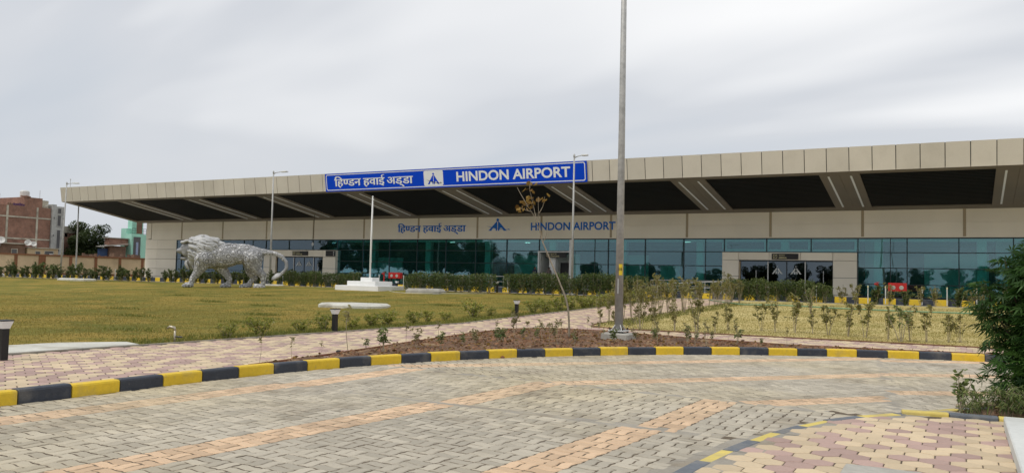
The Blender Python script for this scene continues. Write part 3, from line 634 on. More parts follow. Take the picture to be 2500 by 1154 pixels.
# ------------------------------------------------------------------ terminal building
FY, FZ = 60.0, .88
Z_SOF, Z_GL, Z_T1, Z_T2, Z_T3 = 6.685, 4.874, 3.88, 2.852, 1.78
XL, XR = -77.3, 24.0
B0 = Vector((-37., 60., FZ))
TB = thing('terminal_building', 'long low terminal with cream cladding, teal glass front and deep slanted canopy', 'building', B0)
def bpart(b, name, m, parent=TB, smooth=False):          # world coordinates in, parented to the terminal
    o = b.obj(name, m, parent, smooth=smooth); o.location = (-B0.x, -B0.y, -B0.z) if parent is TB else (0, 0, 0); return o
def bl(x, y, z): return (x-B0.x, y-B0.y, z-B0.z)

# canopy: sloping soffit frame, roof, fascia panels
YF0, ZF0, YF1, ZF1 = 51.02, 8.20, 50.80, 9.58
CXL, CXR = -78.55, 25.0
def sof(y): return ZF0+(Z_SOF-ZF0)*(y-YF0)/(FY-YF0)
rf = MB()
rf.add([(CXL,YF0+.12,ZF0+.05),(CXR,YF0+.12,ZF0+.05),(CXR,YF1+.10,ZF1-.03),(CXL,YF1+.10,ZF1-.03),(CXL,FY+.3,sof(FY)+.35),(CXR,FY+.3,sof(FY)+.35),(CXR,FY+18,ZF1-.6),(CXL,FY+18,ZF1-.6),(CXL,FY+18,6.9),(CXR,FY+18,6.9)],
       [(0,1,2,3),(3,2,6,7),(0,4,5,1),(1,5,9,6,2),(0,3,7,8,4),(7,6,9,8),(4,8,9,5)])
bpart(rf, 'roof', M['soffit'])
bpart(MB().add([(CXL+.02,YF0+.075,ZF0+.03),(CXR,YF0+.075,ZF0+.03),(CXR,YF1+.055,ZF1-.02),(CXL+.02,YF1+.055,ZF1-.02)], [(0,1,2,3)]), 'fascia_backing', M['dark'])
RIBS = [-6.27-9.07*k for k in range(-3, 8)]
RW = 2.22
b = MB(); YB0, YB1 = YF0+.55, FY-.75
def slab(b, x0, x1, y0, y1, t=.10, lift=0., mi=0):        # piece of the soffit
    b.add([(x0,y0,sof(y0)+lift),(x1,y0,sof(y0)+lift),(x1,y1,sof(y1)+lift),(x0,y1,sof(y1)+lift),(x0,y0,sof(y0)+lift+t),(x1,y0,sof(y0)+lift+t),(x1,y1,sof(y1)+lift+t),(x0,y1,sof(y1)+lift+t)],
          [(3,2,1,0),(4,5,6,7),(0,1,5,4),(1,2,6,5),(2,3,7,6),(3,0,4,7)], mi)
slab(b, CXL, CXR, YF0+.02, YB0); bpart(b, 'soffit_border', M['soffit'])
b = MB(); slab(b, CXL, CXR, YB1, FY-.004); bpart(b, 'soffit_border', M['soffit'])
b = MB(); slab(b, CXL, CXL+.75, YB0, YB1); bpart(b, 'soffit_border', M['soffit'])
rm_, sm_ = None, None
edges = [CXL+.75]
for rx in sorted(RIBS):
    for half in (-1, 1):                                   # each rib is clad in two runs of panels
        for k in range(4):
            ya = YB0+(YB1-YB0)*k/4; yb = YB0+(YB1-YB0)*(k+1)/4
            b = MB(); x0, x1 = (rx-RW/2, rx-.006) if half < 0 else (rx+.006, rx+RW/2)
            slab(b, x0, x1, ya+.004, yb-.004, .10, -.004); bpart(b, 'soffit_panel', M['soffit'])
    for s in (-.62, .62):
        b = MB(); slab(b, rx+s-.055, rx+s+.055, YB0+.35, YB1-.35, .03, -.03); bpart(b, 'light_strip', M['signw'])
    edges += [rx-RW/2, rx+RW/2]
edges.append(CXR)
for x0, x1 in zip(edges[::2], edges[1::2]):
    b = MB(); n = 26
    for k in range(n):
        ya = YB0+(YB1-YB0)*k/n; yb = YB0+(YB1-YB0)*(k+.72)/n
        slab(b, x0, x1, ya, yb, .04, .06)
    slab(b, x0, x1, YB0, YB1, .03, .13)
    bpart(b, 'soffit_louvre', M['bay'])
PW = 1.226; jx = [CXL]+[-76.76+PW*k for k in range(84)]
jx = [j for j in jx if j < CXR]+[CXR]
for x0, x1 in zip(jx, jx[1:]):
    if x1-x0 < .1: continue
    b = MB(); gx_ = .022; t = .05
    b.add([(x0+gx_,YF0,ZF0),(x1-gx_,YF0,ZF0),(x1-gx_,YF1,ZF1),(x0+gx_,YF1,ZF1),(x0+gx_,YF0+t,ZF0+.01),(x1-gx_,YF0+t,ZF0+.01),(x1-gx_,YF1+t,ZF1+.005),(x0+gx_,YF1+t,ZF1+.005)],
          [(0,1,2,3),(7,6,5,4),(0,4,5,1),(1,5,6,2),(2,6,7,3),(3,7,4,0)], 0, random.random())
    bpart(b, 'fascia_panel', M['creamg'])

# upper wall: two rows of panels between brown strips
SX = [.2-6.0*k+.0 for k in range(-4, 14)]; SX = sorted([x for x in SX if XL+.4 < x < XR-.4])
cols = [XL+.75]+SX+[XR]
for x0, x1 in zip(cols, cols[1:]):
    for z0, z1 in ((Z_GL+.06, 5.83), (5.836, Z_SOF+.02)):
        bpart(MB().box(x0+.09, FY, z0, x1-.09, FY+.12, z1, 0, random.random()), 'wall_panel', M['cream'])
for x in SX: bpart(MB().box(x-.088, FY-.012, Z_GL+.06, x+.088, FY+.10, Z_SOF+.015), 'wall_strip', M['stripb'])
bpart(MB().box(XL, FY-.02, Z_GL-.01, XR, FY+.14, Z_GL+.058), 'wall_cap', M['cream'])
bpart(MB().box(XL-.06, FY+.02, 5.0, XL+.70, FY+.12, Z_SOF+.02, 0, .2), 'wall_panel', M['cream'])
# end wall, clad in courses
zs = [FZ-.3, 1.02, Z_T3+.05, Z_T2, Z_T1, Z_GL-.012]
for r, (z0, z1) in enumerate(zip(zs, zs[1:])):
    for x0, x1 in ((XL-.06, -75.55), (-75.545, -72.53)):
        bpart(MB().box(x0+.004, FY+.0, z0+.014, x1-.004, FY+.16, z1-.014, 0, random.random()), 'wall_panel', M['cream'])
bpart(MB().box(XL-.04, FY+.06, FZ-.3, XL+.2, FY+17.8, Z_SOF+.2), 'side_wall', M['cream'])
bpart(MB().box(XR-.2, FY+.2, FZ-.3, XR, FY+17.8, Z_SOF+.2), 'side_wall', M['cream'])
bpart(MB().box(XL, FY+17.6, FZ-.3, XR, FY+17.8, Z_SOF+.2), 'rear_wall', M['cream'])
bpart(MB().box(-72.5, FY-.05, FZ-.3, XR, FY+.2, FZ+.10), 'plinth', M['dark'])

# glazing: panes on a 3 m grid, four rows, each pane its own piece
GX = [-.12-2.984*k for k in range(-8, 25)]; GX = sorted(x for x in GX if -72.4 < x < XR-.5)
gridx = [-72.5]+GX+[XR-.2]
DEP = (-59.76, -50.78); ARR = (-15.11, -6.11); STAFF = (-30.0, -27.08)
rows = [(FZ+.10, Z_T3), (Z_T3, Z_T2), (Z_T2, Z_T1), (Z_T1, Z_GL-.012)]
pcache = {}
def pane(x0, x1, z0, z1, y=FY+.05):
    w, h = round(x1-x0, 2), round(z1-z0, 2)
    if (w, h) not in pcache: pcache[w, h] = MB().box(-w/2, -.006, -h/2, w/2, .006, h/2).mesh('glass_pane', GLASS)
    link('glass_pane', pcache[w, h], TB, bl((x0+x1)/2, y, (z0+z1)/2), (R(random.gauss(0, .10)), 0, R(random.gauss(0, .10))))
def within(x, seg): return seg[0]-.2 < x < seg[1]+.2
for x0, x1 in zip(gridx, gridx[1:]):
    xm = (x0+x1)/2; portal = any(seg[0] < xm < seg[1] for seg in (DEP, ARR)); st = STAFF[0] < xm < STAFF[1]
    for r, (z0, z1) in enumerate(rows):
        if (portal or st) and r < 3: continue
        pane(x0+.03, x1-.03, z0+.025, z1-.025)
for x in gridx:
    low = any(seg[0]+.3 < x < seg[1]-.3 for seg in (DEP, ARR, STAFF))
    bpart(MB().box(x-.032, FY-.015, (Z_T1 if low else FZ+.10), x+.032, FY+.11, Z_GL-.012), 'mullion', M['mull'])
for z in (Z_T3, Z_T2, Z_T1):
    xs = [-72.5]+([DEP[0], DEP[1], STAFF[0], STAFF[1], ARR[0], ARR[1]] if z < Z_T1 else [])+[XR-.2]
    for x0, x1 in zip(xs[::2], xs[1::2]):
        bpart(MB().box(x0, FY-.012, z-.026, x1, FY+.106, z+.026), 'transom', M['mull'])
bpart(MB().box(-72.53, FY-.013, Z_GL-.09, XR-.2, FY+.108, Z_GL-.014), 'transom', M['mull'])
for x in (-25.12, -16.41, -4.10): bpart(MB().box(x-.02, FY+.0, FZ+.1, x+.02, FY+.09, Z_GL-.09), 'mullion', M['mull'])

# hall behind the glass
bpart(MB().box(XL+.3, FY+.12, FZ-.1, XR-.25, FY+17.5, FZ-.004), 'hall_floor', M['interf'])
bpart(MB().box(XL+.3, FY+.45, 4.80, XR-.25, FY+17.5, 5.0), 'hall_ceiling', M['interf'])
bpart(MB().box(-72.4, FY+.13, 4.60, XR-.3, FY+.25, 4.86), 'ceiling_bulkhead', M['inter'])
bpart(MB().box(XL+.3, FY+11.4, FZ, XR-.25, FY+11.6, 4.8), 'hall_partition', M['interd'])
for k in range(-3, 13):
    x = -4.95-6.0*k+.1
    if -72 < x < XR-1: bpart(MB().cbox(x-.28, FY+.16, FZ, x+.28, FY+.66, 4.60, .04), 'hall_column', M['inter'])
for x0, x1, z1 in ((-48.4,-45.6,3.3), (-38.2,-36.6,2.9), (-23.6,-21.8,3.7), (-20.8,-19.2,2.9), (-2.2,1.6,3.9), (-5.9,-4.9,4.8), (2.0,3.4,4.8), (-33.8,-31.4,3.6)):
    bpart(MB().box(x0, FY+3.0, FZ, x1, FY+3.15, z1), 'hall_screen', M['inter'])
for x0, x1 in ((-71.5,-60.8), (-41.0,-36.3)):             # dark sheets behind the darkest panes
    bpart(MB().box(x0, FY+.9, FZ, x1, FY+.93, 4.5), 'dark_sheet', M['dark'])
for i, x in enumerate(np.arange(-70, 22, 7.3)):
    for y in (63.2+(i % 3)*.8,):
        bpart(MB().box(x-.22, y-.05, 4.77, x+.22, y+.05, 4.795), 'ceiling_light', M['lamp'])

for seg in (DEP, ARR):                                     # pale boards round the clerestory over the portals
    bpart(MB().box(seg[0]+.1, FY+.14, Z_T1+.03, seg[1]-.1, FY+.24, Z_T1+.20), 'clerestory_board', M['inter'])
    for x in np.linspace(seg[0]+.05, seg[1]-.05, 4): bpart(MB().box(x-.16, FY+.135, Z_T1+.20, x+.16, FY+.22, 4.60), 'clerestory_board', M['inter'])
# entrance portals with sliding doors
def portal(seg, op, mulls, ztop, zhead, mark):
    x0, x1 = seg; o0, o1 = op; y0 = FY-.30
    pts = [x0, o0]+[o0+(o1-o0)*k/3 for k in (1, 2)]+[o1, x1]
    for a, c in zip(pts, pts[1:]): bpart(MB().box(a+.014, y0, zhead, c-.014, FY+.12, ztop, 0, random.random()), 'portal_panel', M['cream'])
    for a, c in ((x0, o0), (o1, x1)):
        zz = [FZ, FZ+.12, 2.15, zhead-.008]
        for k, (z0, z1) in enumerate(zip(zz, zz[1:])):
            bpart(MB().box(a+.014, y0+(.004 if k == 0 else 0), z0+.014, c-.014, FY+.12, z1-.014, 0, random.random()), 'portal_panel', M['cream'])
    bpart(MB().box(o0, y0+.05, zhead-.10, o1, FY+.02, zhead-.006), 'door_track', M['dark'])
    bpart(MB().box(o0, y0+.04, FZ, o0+.10, FY, zhead-.1), 'door_jamb', M['stripb'])
    xs = [o0+.1]+list(mulls)+[o1]
    for k, (a, c) in enumerate(zip(xs, xs[1:])):
        d = MB().box(a+.02, FY-.16, FZ+.01, c-.02, FY-.148, zhead-.105); dl = bpart(d, 'door_leaf', DOORG)
        fr = MB()
        fr.box(a+.004, FY-.19, FZ+.01, a+.035, FY-.12, zhead-.11); fr.box(c-.035, FY-.19, FZ+.01, c-.004, FY-.12, zhead-.11); fr.box(a+.035, FY-.185, FZ+.01, c-.035, FY-.125, FZ+.09)
        bpart(fr, 'door_frame', M['dark'], dl)
        if k in (1, 2):                                     # frosted mark of the airport on the sliding leaves
            cx, z0, s = (a+c)/2, 2.35, .34
            mk = MB()
            for sgn in (-1, 1):
                mk.add([(cx+sgn*.03*s/.34, FY-.196, z0+.42), (cx+sgn*.06, FY-.196, z0+.42), (cx+sgn*.36, FY-.196, z0), (cx+sgn*.25, FY-.196, z0), (cx+sgn*.03, FY-.196, z0+.30)], [(0,1,2,3,4)])
                mk.add([(cx+sgn*.03, FY-.196, z0), (cx+sgn*.11, FY-.196, z0), (cx+sgn*.11, FY-.196, z0+.16), (cx+sgn*.03, FY-.196, z0+.2)], [(0,1,2,3)])
            mk.lathe([(.035, 0), (.035, .01)], 8, (0, 0, 0)); 
            for i in range(len(mk.v)-16, len(mk.v)): v = mk.v[i]; mk.v[i] = (cx+v[0], FY-.19-v[2], z0+.52+v[1])
            bpart(mk, 'door_mark', M['plinth'], dl)
    for x in (mulls[0], mulls[2]): bpart(MB().box(x-.03, FY-.24, FZ, x+.03, FY-.20, zhead-.1), 'door_post', M['alu'])
    for x in (o0+1.2, o1-.6): bpart(MB().tube([(x, FY-.26, FZ+.9), (x, FY-.26, FZ+1.7)], .018, 6), 'door_handle', M['alu'])
portal(DEP, (-58.18, -52.30), (-55.93, -54.66, -53.47), 3.84, 3.24, 0)
portal(ARR, (-13.92, -7.63), (-11.91, -10.65, -9.42), 3.84, 3.31, 0)
# staff gate: white frame round an opening with a grey lobby
b = MB(); b.box(STAFF[0], FY-.12, FZ, STAFF[0]+.10, FY+.12, 3.86); bpart(b, 'gate_post', M['white'])
b = MB(); b.box(STAFF[1]-.14, FY-.16, FZ-.2, STAFF[1]+.06, FY+.13, Z_GL-.1); bpart(b, 'gate_post', M['white'])
b = MB(); b.box(STAFF[0]+.10, FY-.12, 3.76, STAFF[1]-.14, FY+.12, 3.86); bpart(b, 'gate_head', M['white'])
bpart(MB().box(STAFF[0]+.1, FY+1.9, FZ, -28.95, FY+2.0, 3.7), 'lobby_wall', M['plinth']); bpart(MB().box(-28.1, FY+1.9, FZ, STAFF[1]-.14, FY+2.0, 3.7), 'lobby_wall', M['plinth'])
bpart(MB().box(-28.95, FY+1.9, 3.0, -28.1, FY+2.0, 3.7), 'lobby_wall', M['plinth'])
bpart(MB().box(-28.95, FY+2.05, FZ, -28.1, FY+2.1, 3.0), 'lobby_door', M['interd'])
bpart(MB().box(STAFF[0]+.1, FY+.1, FZ, STAFF[0]+.14, FY+1.9, 3.7), 'lobby_wall', M['plinth'])

# ------------------------------------------------------------------ lettering
def text_mesh(s, size, bold=.0, cut=None):
    c = bpy.data.curves.new('txt', 'FONT'); c.body = s; c.size = size; c.offset = bold; c.resolution_u = 4
    o = bpy.data.objects.new('txt', c); COL.objects.link(o); bpy.context.view_layer.update()
    me = bpy.data.meshes.new_from_object(o.evaluated_get(bpy.context.evaluated_depsgraph_get()))
    COL.objects.unlink(o); bpy.data.objects.remove(o); bpy.data.curves.remove(c)
    V = np.array([v.co[:2] for v in me.vertices]).reshape(-1, 2); F = [tuple(p.vertices) for p in me.polygons]
    if cut is not None:
        keep = []; bm = bmesh.new(); bm.from_mesh(me)
        bmesh.ops.bisect_plane(bm, geom=bm.verts[:]+bm.edges[:]+bm.faces[:], plane_co=(cut, 0, 0), plane_no=(1, 0, 0), clear_outer=True)
        bm.verts.ensure_lookup_table(); bm.verts.index_update()
        V = np.array([v.co[:2] for v in bm.verts]).reshape(-1, 2); F = [tuple(v.index for v in f.verts) for f in bm.faces]; bm.free()
    bpy.data.meshes.remove(me); return V, F
def devanagari():                                          # the airport's Hindi name at size 1, visual order, half letter trimmed
    parts = []; x = 0.
    def put(s, gap=0., cut=None, bold=.008):
        nonlocal x
        V, F = text_mesh(s, 1., bold if s != '\u0905' else 0., cut)
        if len(V):
            parts.append((V+np.array([x-V[:, 0].min(), 0]), F)); x += V[:, 0].max()-V[:, 0].min()+gap
    put('\u093f\u0939', -.02)
    V, F = text_mesh('\u0923', 1.); w = V[:, 0].max()-V[:, 0].min()
    put('\u0923', -.03, V[:, 0].min()+w*.66); put('\u0921', -.015); put('\u0928', .24)
    put('\u0939', -.015); put('\u0935', -.015); put('\u093e', -.02); put('\u0908', .22)
    put('\u0905', -.02); put('\u0921\u094d', -.12); put('\u0921', -.015); put('\u093e', 0)
    return parts, x
HINDI, HINDI_W = devanagari()
def lettering(parts, width, x0, z0, h_scale, y, tilt_=None, thick=.02, bold_copies=0.):
    """place flat glyphs on a wall facing -Y; parts in (x right, y up) units; returns MB"""
    b = MB(); s = width
    for k, (V, F) in enumerate(parts):
        sh = [0] if not bold_copies else [-bold_copies, 0, bold_copies]
        for q, dxx in enumerate(sh):
            P = [(x0+v[0]*s+dxx, v[1]*h_scale) for v in V]
            n = len(P); f_ = lambda zz, e: (y+e+(tilt_*(z0+zz-ZF0) if tilt_ else 0))
            b.add([(px, f_(pz, -.004*q-.002*(k % 2)), z0+pz) for px, pz in P], F)
    return b
def name_parts(s, bold):
    V, F = text_mesh(s, 1., bold); V = V-np.array([V[:, 0].min(), 0]); return [(V, F)], V[:, 0].max()
ENG, ENG_W = name_parts('HINDON AIRPORT', .026)
def letters(name, parts, unit_w, xa, xb, zbase, cap_z, y, m, parent, tilt_=None, conv=None, bold=0.):
    capu = .72
    b = lettering(parts, (xb-xa)/unit_w, xa, zbase, cap_z/capu, y, tilt_, .02, bold)
    return conv(b, name, m, parent)
def logo_arrays(cx, z0, w, h, y, tilt_=None):               # the two leaning halves with arched feet and the swoosh arrow
    f_ = lambda z: y+(tilt_*(z-ZF0) if tilt_ else 0); b = MB()
    for sgn in (-1, 1):
        outer = [(.02, 1.), (.045, 1.), (.50, 0.), (.33, 0.)]
        arch = [(.33, 0), (.29, .16), (.24, .27), (.18, .30), (.13, .26), (.10, .16), (.10, 0)]
        poly = [(.02, .98), (.05, .98), (.50, 0)]+arch+[(.02, 0)]
        pts = [(cx+sgn*px*w, f_(z0+pz*h), z0+pz*h) for px, pz in poly]
        b.add(pts, [tuple(range(len(pts)))] if sgn > 0 else [tuple(range(len(pts)-1, -1, -1))])
    sw = [(-.62, .52), (-.35, .34), (-.05, .20), (.25, .12), (.55, .10), (.72, .08), (.58, .20), (.54, .13), (.25, .17), (-.05, .26), (-.35, .39)]
    e = -.012; b.add([(cx+px*w, f_(z0+pz*h)+e, z0+pz*h) for px, pz in sw], [tuple(range(len(sw)))], 1)
    n = 10; b.add([(cx+.075*w*math.cos(2*math.pi*k/n), f_(z0+h*1.12)-.002, z0+h*1.12+.075*w*math.sin(2*math.pi*k/n)) for k in range(n)], [tuple(range(n))])
    return b
# on the wall under the canopy
wconv = lambda b, n, m, p: bpart(b, n, m)
letters('wall_lettering', HINDI, HINDI_W, -44.0, -36.95, 5.50, .60, FY-.016, M['bluet'], TB, None, wconv, .028)
letters('wall_lettering', ENG, ENG_W, -30.75, -23.42, 5.56, .62, FY-.016, M['bluet'], TB, None, wconv)
bpart(logo_arrays(-33.85, 5.54, 1.75, .80, FY-.016), 'wall_emblem', [M['bluet'], M['bluet']])

# the big blue sign on the fascia
SLOPE = (YF1-YF0)/(ZF1-ZF0)
SGX0, SGX1, SGZ0, SGZ1 = -44.5, -21.95, 8.16, 9.55
sy = YF0-.10
SG = thing('roof_sign', 'long blue airport name board with white lettering fixed to the canopy edge', 'sign', (SGX0, sy, SGZ0))
def sgpart(b, name, m, parent=SG):
    o = b.obj(name, m, parent); o.location = (-SGX0, -sy, -SGZ0); return o
def fy(z, e=0.): return sy+SLOPE*(z-ZF0)+e
def rrect(x0, x1, z0, z1, r, n=5):
    p = []
    for cx, cz, a0 in ((x1-r, z0+r, -90), (x1-r, z1-r, 0), (x0+r, z1-r, 90), (x0+r, z0+r, 180)):
        for k in range(n+1): a = R(a0+90*k/n); p.append((cx+r*math.cos(a), cz+r*math.sin(a)))
    return p
b = MB()
b.add([(x, fy(z, e), z) for e in (0, .07) for x, z in ((SGX0,SGZ0),(SGX1,SGZ0),(SGX1,SGZ1),(SGX0,SGZ1))], [(0,1,2,3),(7,6,5,4),(0,4,5,1),(1,5,6,2),(2,6,7,3),(3,7,4,0)]); sgpart(b, 'sign_panel', M['blue'])
o_, i_ = rrect(SGX0+.10, SGX1-.10, SGZ0+.08, SGZ1-.07, .14), rrect(SGX0+.16, SGX1-.16, SGZ0+.14, SGZ1-.13, .10); n = len(o_)
b = MB().add([(x, fy(z, -.004), z) for x, z in o_+i_], [(k, (k+1) % n, n+(k+1) % n, n+k) for k in range(n)]); sgpart(b, 'sign_border', M['signw'])
sconv = lambda b, nme, m, p: sgpart(b, nme, m)
letters('sign_lettering', HINDI, HINDI_W, -43.55, -36.05, 8.56, .60, fy(ZF0, -.008), M['signw'], SG, SLOPE, sconv, .026)
letters('sign_lettering', ENG, ENG_W, -32.2, -23.15, 8.56, .68, fy(ZF0, -.008), M['signw'], SG, SLOPE, sconv)
em = rrect(-35.05, -33.35, 8.31, 9.40, .12); b = MB().add([(x, fy(z, -.006), z) for x, z in em], [tuple(range(len(em)))]); ep = sgpart(b, 'emblem_plate', M['signw'])
lb = logo_arrays(-34.2, 8.42, 1.05, .68, fy(ZF0, -.012), SLOPE); o = lb.obj('emblem', [M['blue'], M['dark']], ep)

# small dark signs above the doors
def door_sign(label, x0, x1, z0, z1, y, l1, l2, icon):
    s = thing('door_sign', label, 'sign', ((x0+x1)/2, y, z0), 0, 'black signs above the terminal doors'); w, h = x1-x0, z1-z0
    MB().box(-w/2, 0, 0, w/2, .10, h).obj('sign_box', M['black'], s)
    ic = MB(); o = rrect(-w/2+.09, -w/2+.36, h/2-.13, h/2+.13, .03, 2); i = rrect(-w/2+.115, -w/2+.335, h/2-.105, h/2+.105, .02, 2); n = len(o)
    ic.add([(x, -.004, z) for x, z in o+i], [(k, (k+1) % n, n+(k+1) % n, n+k) for k in range(n)])
    if icon: ic.add([(-w/2+.15,-.005,h/2-.05),(-w/2+.30,-.005,h/2+.03),(-w/2+.29,-.005,h/2+.06),(-w/2+.15,-.005,h/2-.01)], [(0,1,2,3)])
    ic.obj('pictogram', M['signy'], s)
    for t, zz, sz, bo in ((l1, h*.56, .15, .0), (l2, h*.16, .14, .004)):
        V, F = text_mesh(t, sz, bo)
        if len(V): MB().add([(-w/2+.46+v[0]-V[:,0].min(), -.004, zz+v[1]) for v in V], F).obj('sign_text', M['signy'], s)
door_sign('black ARRIVAL sign with yellow lettering on the cream portal', -11.62, -9.86, 3.36, 3.76, FY-.41, '\u0906\u0917\u092e\u0928', 'ARRIVAL', True)
door_sign('black DEPARTURE sign with yellow lettering on the cream portal', -55.96, -54.1, 3.34, 3.74, FY-.41, '\u092a\u094d\u0930\u0938\u094d\u0925\u093e\u0928', 'DEPARTURE', True)
door_sign('black STAFF GATE sign hanging in the white-framed doorway', -29.27, -27.46, 3.34, 3.76, FY-.25, '\u0938\u094d\u091f\u093e\u092b \u0917\u0947\u091f', 'STAFF GATE', False)
dsp = thing('wall_display', 'black box display fixed on the portal beside the departure doors', 'display', (-51.3, FY-.42, 3.28))
MB().box(-.56, 0, 0, .30, .11, .52).obj('casing', M['black'], dsp); MB().box(.305, 0, 0, .52, .11, .52).obj('lamp_box', M['dark'], dsp)
for k in range(3): MB().lathe([(.05, 0), (.04, .03)], 8).obj('lamp', M['alu'], dsp, (.41, -.01, .12+.14*k), (R(90), 0, 0))
# ------------------------------------------------------------------ lion statue
def remeshed(b, voxel, it=6, fac=.6):
    me = b.mesh('tmp', M['lion']); o = bpy.data.objects.new('tmp', me); COL.objects.link(o)
    md = o.modifiers.new('r', 'REMESH'); md.mode = 'VOXEL'; md.voxel_size = voxel
    sm = o.modifiers.new('s', 'SMOOTH'); sm.iterations = it; sm.factor = fac
    bpy.context.view_layer.update()
    out = bpy.data.meshes.new_from_object(o.evaluated_get(bpy.context.evaluated_depsgraph_get()))
    bpy.data.objects.remove(o); bpy.data.meshes.remove(me)
    out.materials.clear(); out.polygons.foreach_set('use_smooth', [True]*len(out.polygons)); return out
def chain(b, pts, sub=6, n=10, k=8):          # pts: (x,y,z,r) -> overlapping balls
    for p, q in zip(pts, pts[1:]):
        for i in range(sub+1):
            t = i/sub; c = [p[j]+(q[j]-p[j])*t for j in range(4)]; b.ball(c[:3], c[3], n, k)
LION = thing('lion_statue', 'large silver-grey walking lion statue covered in round metal discs on the lawn', 'statue', (-43.9, 40.5, ZT(40.5)-.02), R(38))
bd = MB()
bd.ball((-1.15,0,2.18), (1.05,.72,.92), 18, 12); bd.ball((-.2,0,2.16), (1.1,.64,.80), 18, 12); bd.ball((.8,0,2.24), (1.1,.56,.64), 18, 12); bd.ball((1.62,0,2.2), (.72,.58,.66), 18, 12)
chain(bd, [(-1.0,0,2.62,.42),(.2,0,2.58,.42),(1.3,0,2.55,.42),(1.95,0,2.35,.42)], 8, 12, 8)
for sy_, pts in ((-.42, [(-1.45,.0,1.95,.60),(-1.58,0,1.45,.41),(-1.78,0,1.05,.27),(-2.08,0,.62,.185),(-2.2,0,.28,.165)]), (.42, [(-1.0,0,1.85,.52),(-.40,0,1.35,.34),(-.08,0,.95,.24),(.15,0,.55,.175),(.08,0,.25,.16)])):
    chain(bd, [(x, sy_+y, z, r) for x, y, z, r in pts], 6, 12, 8)
    fx = pts[-1][0]
    bd.ball((fx-.14, sy_, .16), (.34,.25,.17), 12, 8)
    for t in (-.15,-.05,.05,.15): bd.ball((fx-.40, sy_+t*1.1, .11), (.13,.075,.11), 8, 6)
for sy_, pts in ((-.40, [(1.75,0,2.05,.60),(1.85,0,1.60,.47),(2.02,0,1.22,.32),(2.46,0,.88,.21),(2.48,0,.5,.165),(2.42,0,.22,.16)]), (.40, [(1.5,0,1.9,.54),(1.47,0,1.45,.38),(1.52,0,1.1,.28),(1.8,0,.72,.19),(1.55,0,.42,.165),(1.42,0,.2,.16)])):
    chain(bd, [(x, sy_+y, z, r) for x, y, z, r in pts], 6, 12, 8)
    fx = pts[-1][0]; bd.ball((fx-.16, sy_, .15), (.38,.24,.16), 12, 8)
    for t in (-.15,-.05,.05,.15): bd.ball((fx-.46, sy_+t*1.1, .10), (.13,.07,.10), 8, 6)
chain(bd, [(-1.6,0,2.45,.72),(-2.2,0,2.55,.55)], 5, 14, 10)                                  # neck
bd.ball((-2.45,0,2.56), (.60,.50,.56), 14, 10)                                              # skull
bd.ball((-2.72,0,2.78), (.26,.34,.17), 12, 8); bd.ball((-2.90,0,2.44), (.40,.32,.22), 12, 8); bd.ball((-3.18,0,2.44), (.13,.20,.15), 10, 6)   # brow, muzzle, nose
bd.ball((-2.70,0,1.92), (.32,.24,.13), 12, 8); bd.ball((-2.93,0,1.94), (.11,.17,.11), 8, 6)  # lower jaw, mouth open between
for s in (-1, 1): bd.ball((-2.98, s*.15, 2.33), (.17,.10,.13), 8, 6); bd.ball((-2.62, s*.30, 2.30), (.26,.14,.26), 10, 8)
chain(bd, [(2.2,0,2.45,.26),(2.57,.0,2.48,.17),(3.1,-.05,2.42,.15),(3.62,-.1,2.2,.14),(3.92,-.15,1.85,.13),(3.98,-.18,1.48,.12),(3.78,-.2,1.16,.11),(3.6,-.2,1.02,.10)], 7, 10, 8)
lb_me = remeshed(bd, .045, 5, .5); lb_me.materials.append(M['lion'])
BODY = link('body', lb_me, LION)
mn = MB(); lr = random.Random(3)
mn.ball((-1.62,0,2.78), (.86,.74,.80), 16, 12); mn.ball((-2.02,0,2.35), (.62,.66,.80), 16, 12); mn.ball((-1.0,0,2.95), (.62,.5,.40), 14, 10); mn.ball((-2.25,0,1.78), (.34,.42,.42), 12, 8); mn.ball((-.55,0,2.95), (.45,.4,.22), 12, 8)
mm_me = remeshed(mn, .05, 4, .5); mm_me.materials.append(M['lionm']); link('mane', mm_me, LION)
lk = MB()
def lock(pts, r):
    c = []
    P = [Vector(p) for p in pts]
    for i in range(len(P)-1):
        p0, p1, p2, p3 = P[max(i-1,0)], P[i], P[i+1], P[min(i+2,len(P)-1)]
        for k in range(4):
            t = k/4; c.append(.5*((2*p1)+(p2-p0)*t+(2*p0-5*p1+4*p2-p3)*t*t+(3*p1-p0-3*p2+p3)*t**3))
    c.append(P[-1]); n = len(c)
    lk.tube(c, [r*(.55+.9*math.sin(math.pi*min(.62, .15+.5*k/(n-1)))*.6) *(1-(k/(n-1))**4*.9) for k in range(n)], 6, tone=lr.random())
def msurf(a, u):                                            # a point on the mane: a round the neck, u from the face backwards
    x = -2.38+1.75*u; ry = .66+.12*math.sin(math.pi*min(1, u*1.1))-.28*max(0, u-.55); rz = .80+.05*u-.45*max(0, u-.5); cz = 2.52+.18*u
    return Vector((x, ry*math.sin(a), cz+rz*math.cos(a)))
for ring in range(6):
    for k in range(22):
        a = -2.7+5.4*(k+.5*(ring % 2))/21+lr.gauss(0, .07); u0 = ring*.15+lr.gauss(0, .02)
        pts = [msurf(a, u0)*1.0, msurf(a*1.01+lr.gauss(0,.05), u0+.12)+Vector((0,0,-.02)), msurf(a*1.05+lr.gauss(0,.10), u0+.25)+Vector((-.03,0,-.14*abs(math.sin(a)))), msurf(a*1.08+lr.gauss(0,.12), u0+.36)+Vector((-.10,0,-.34*abs(math.sin(a))))]
        lock(pts, lr.uniform(.07, .12))
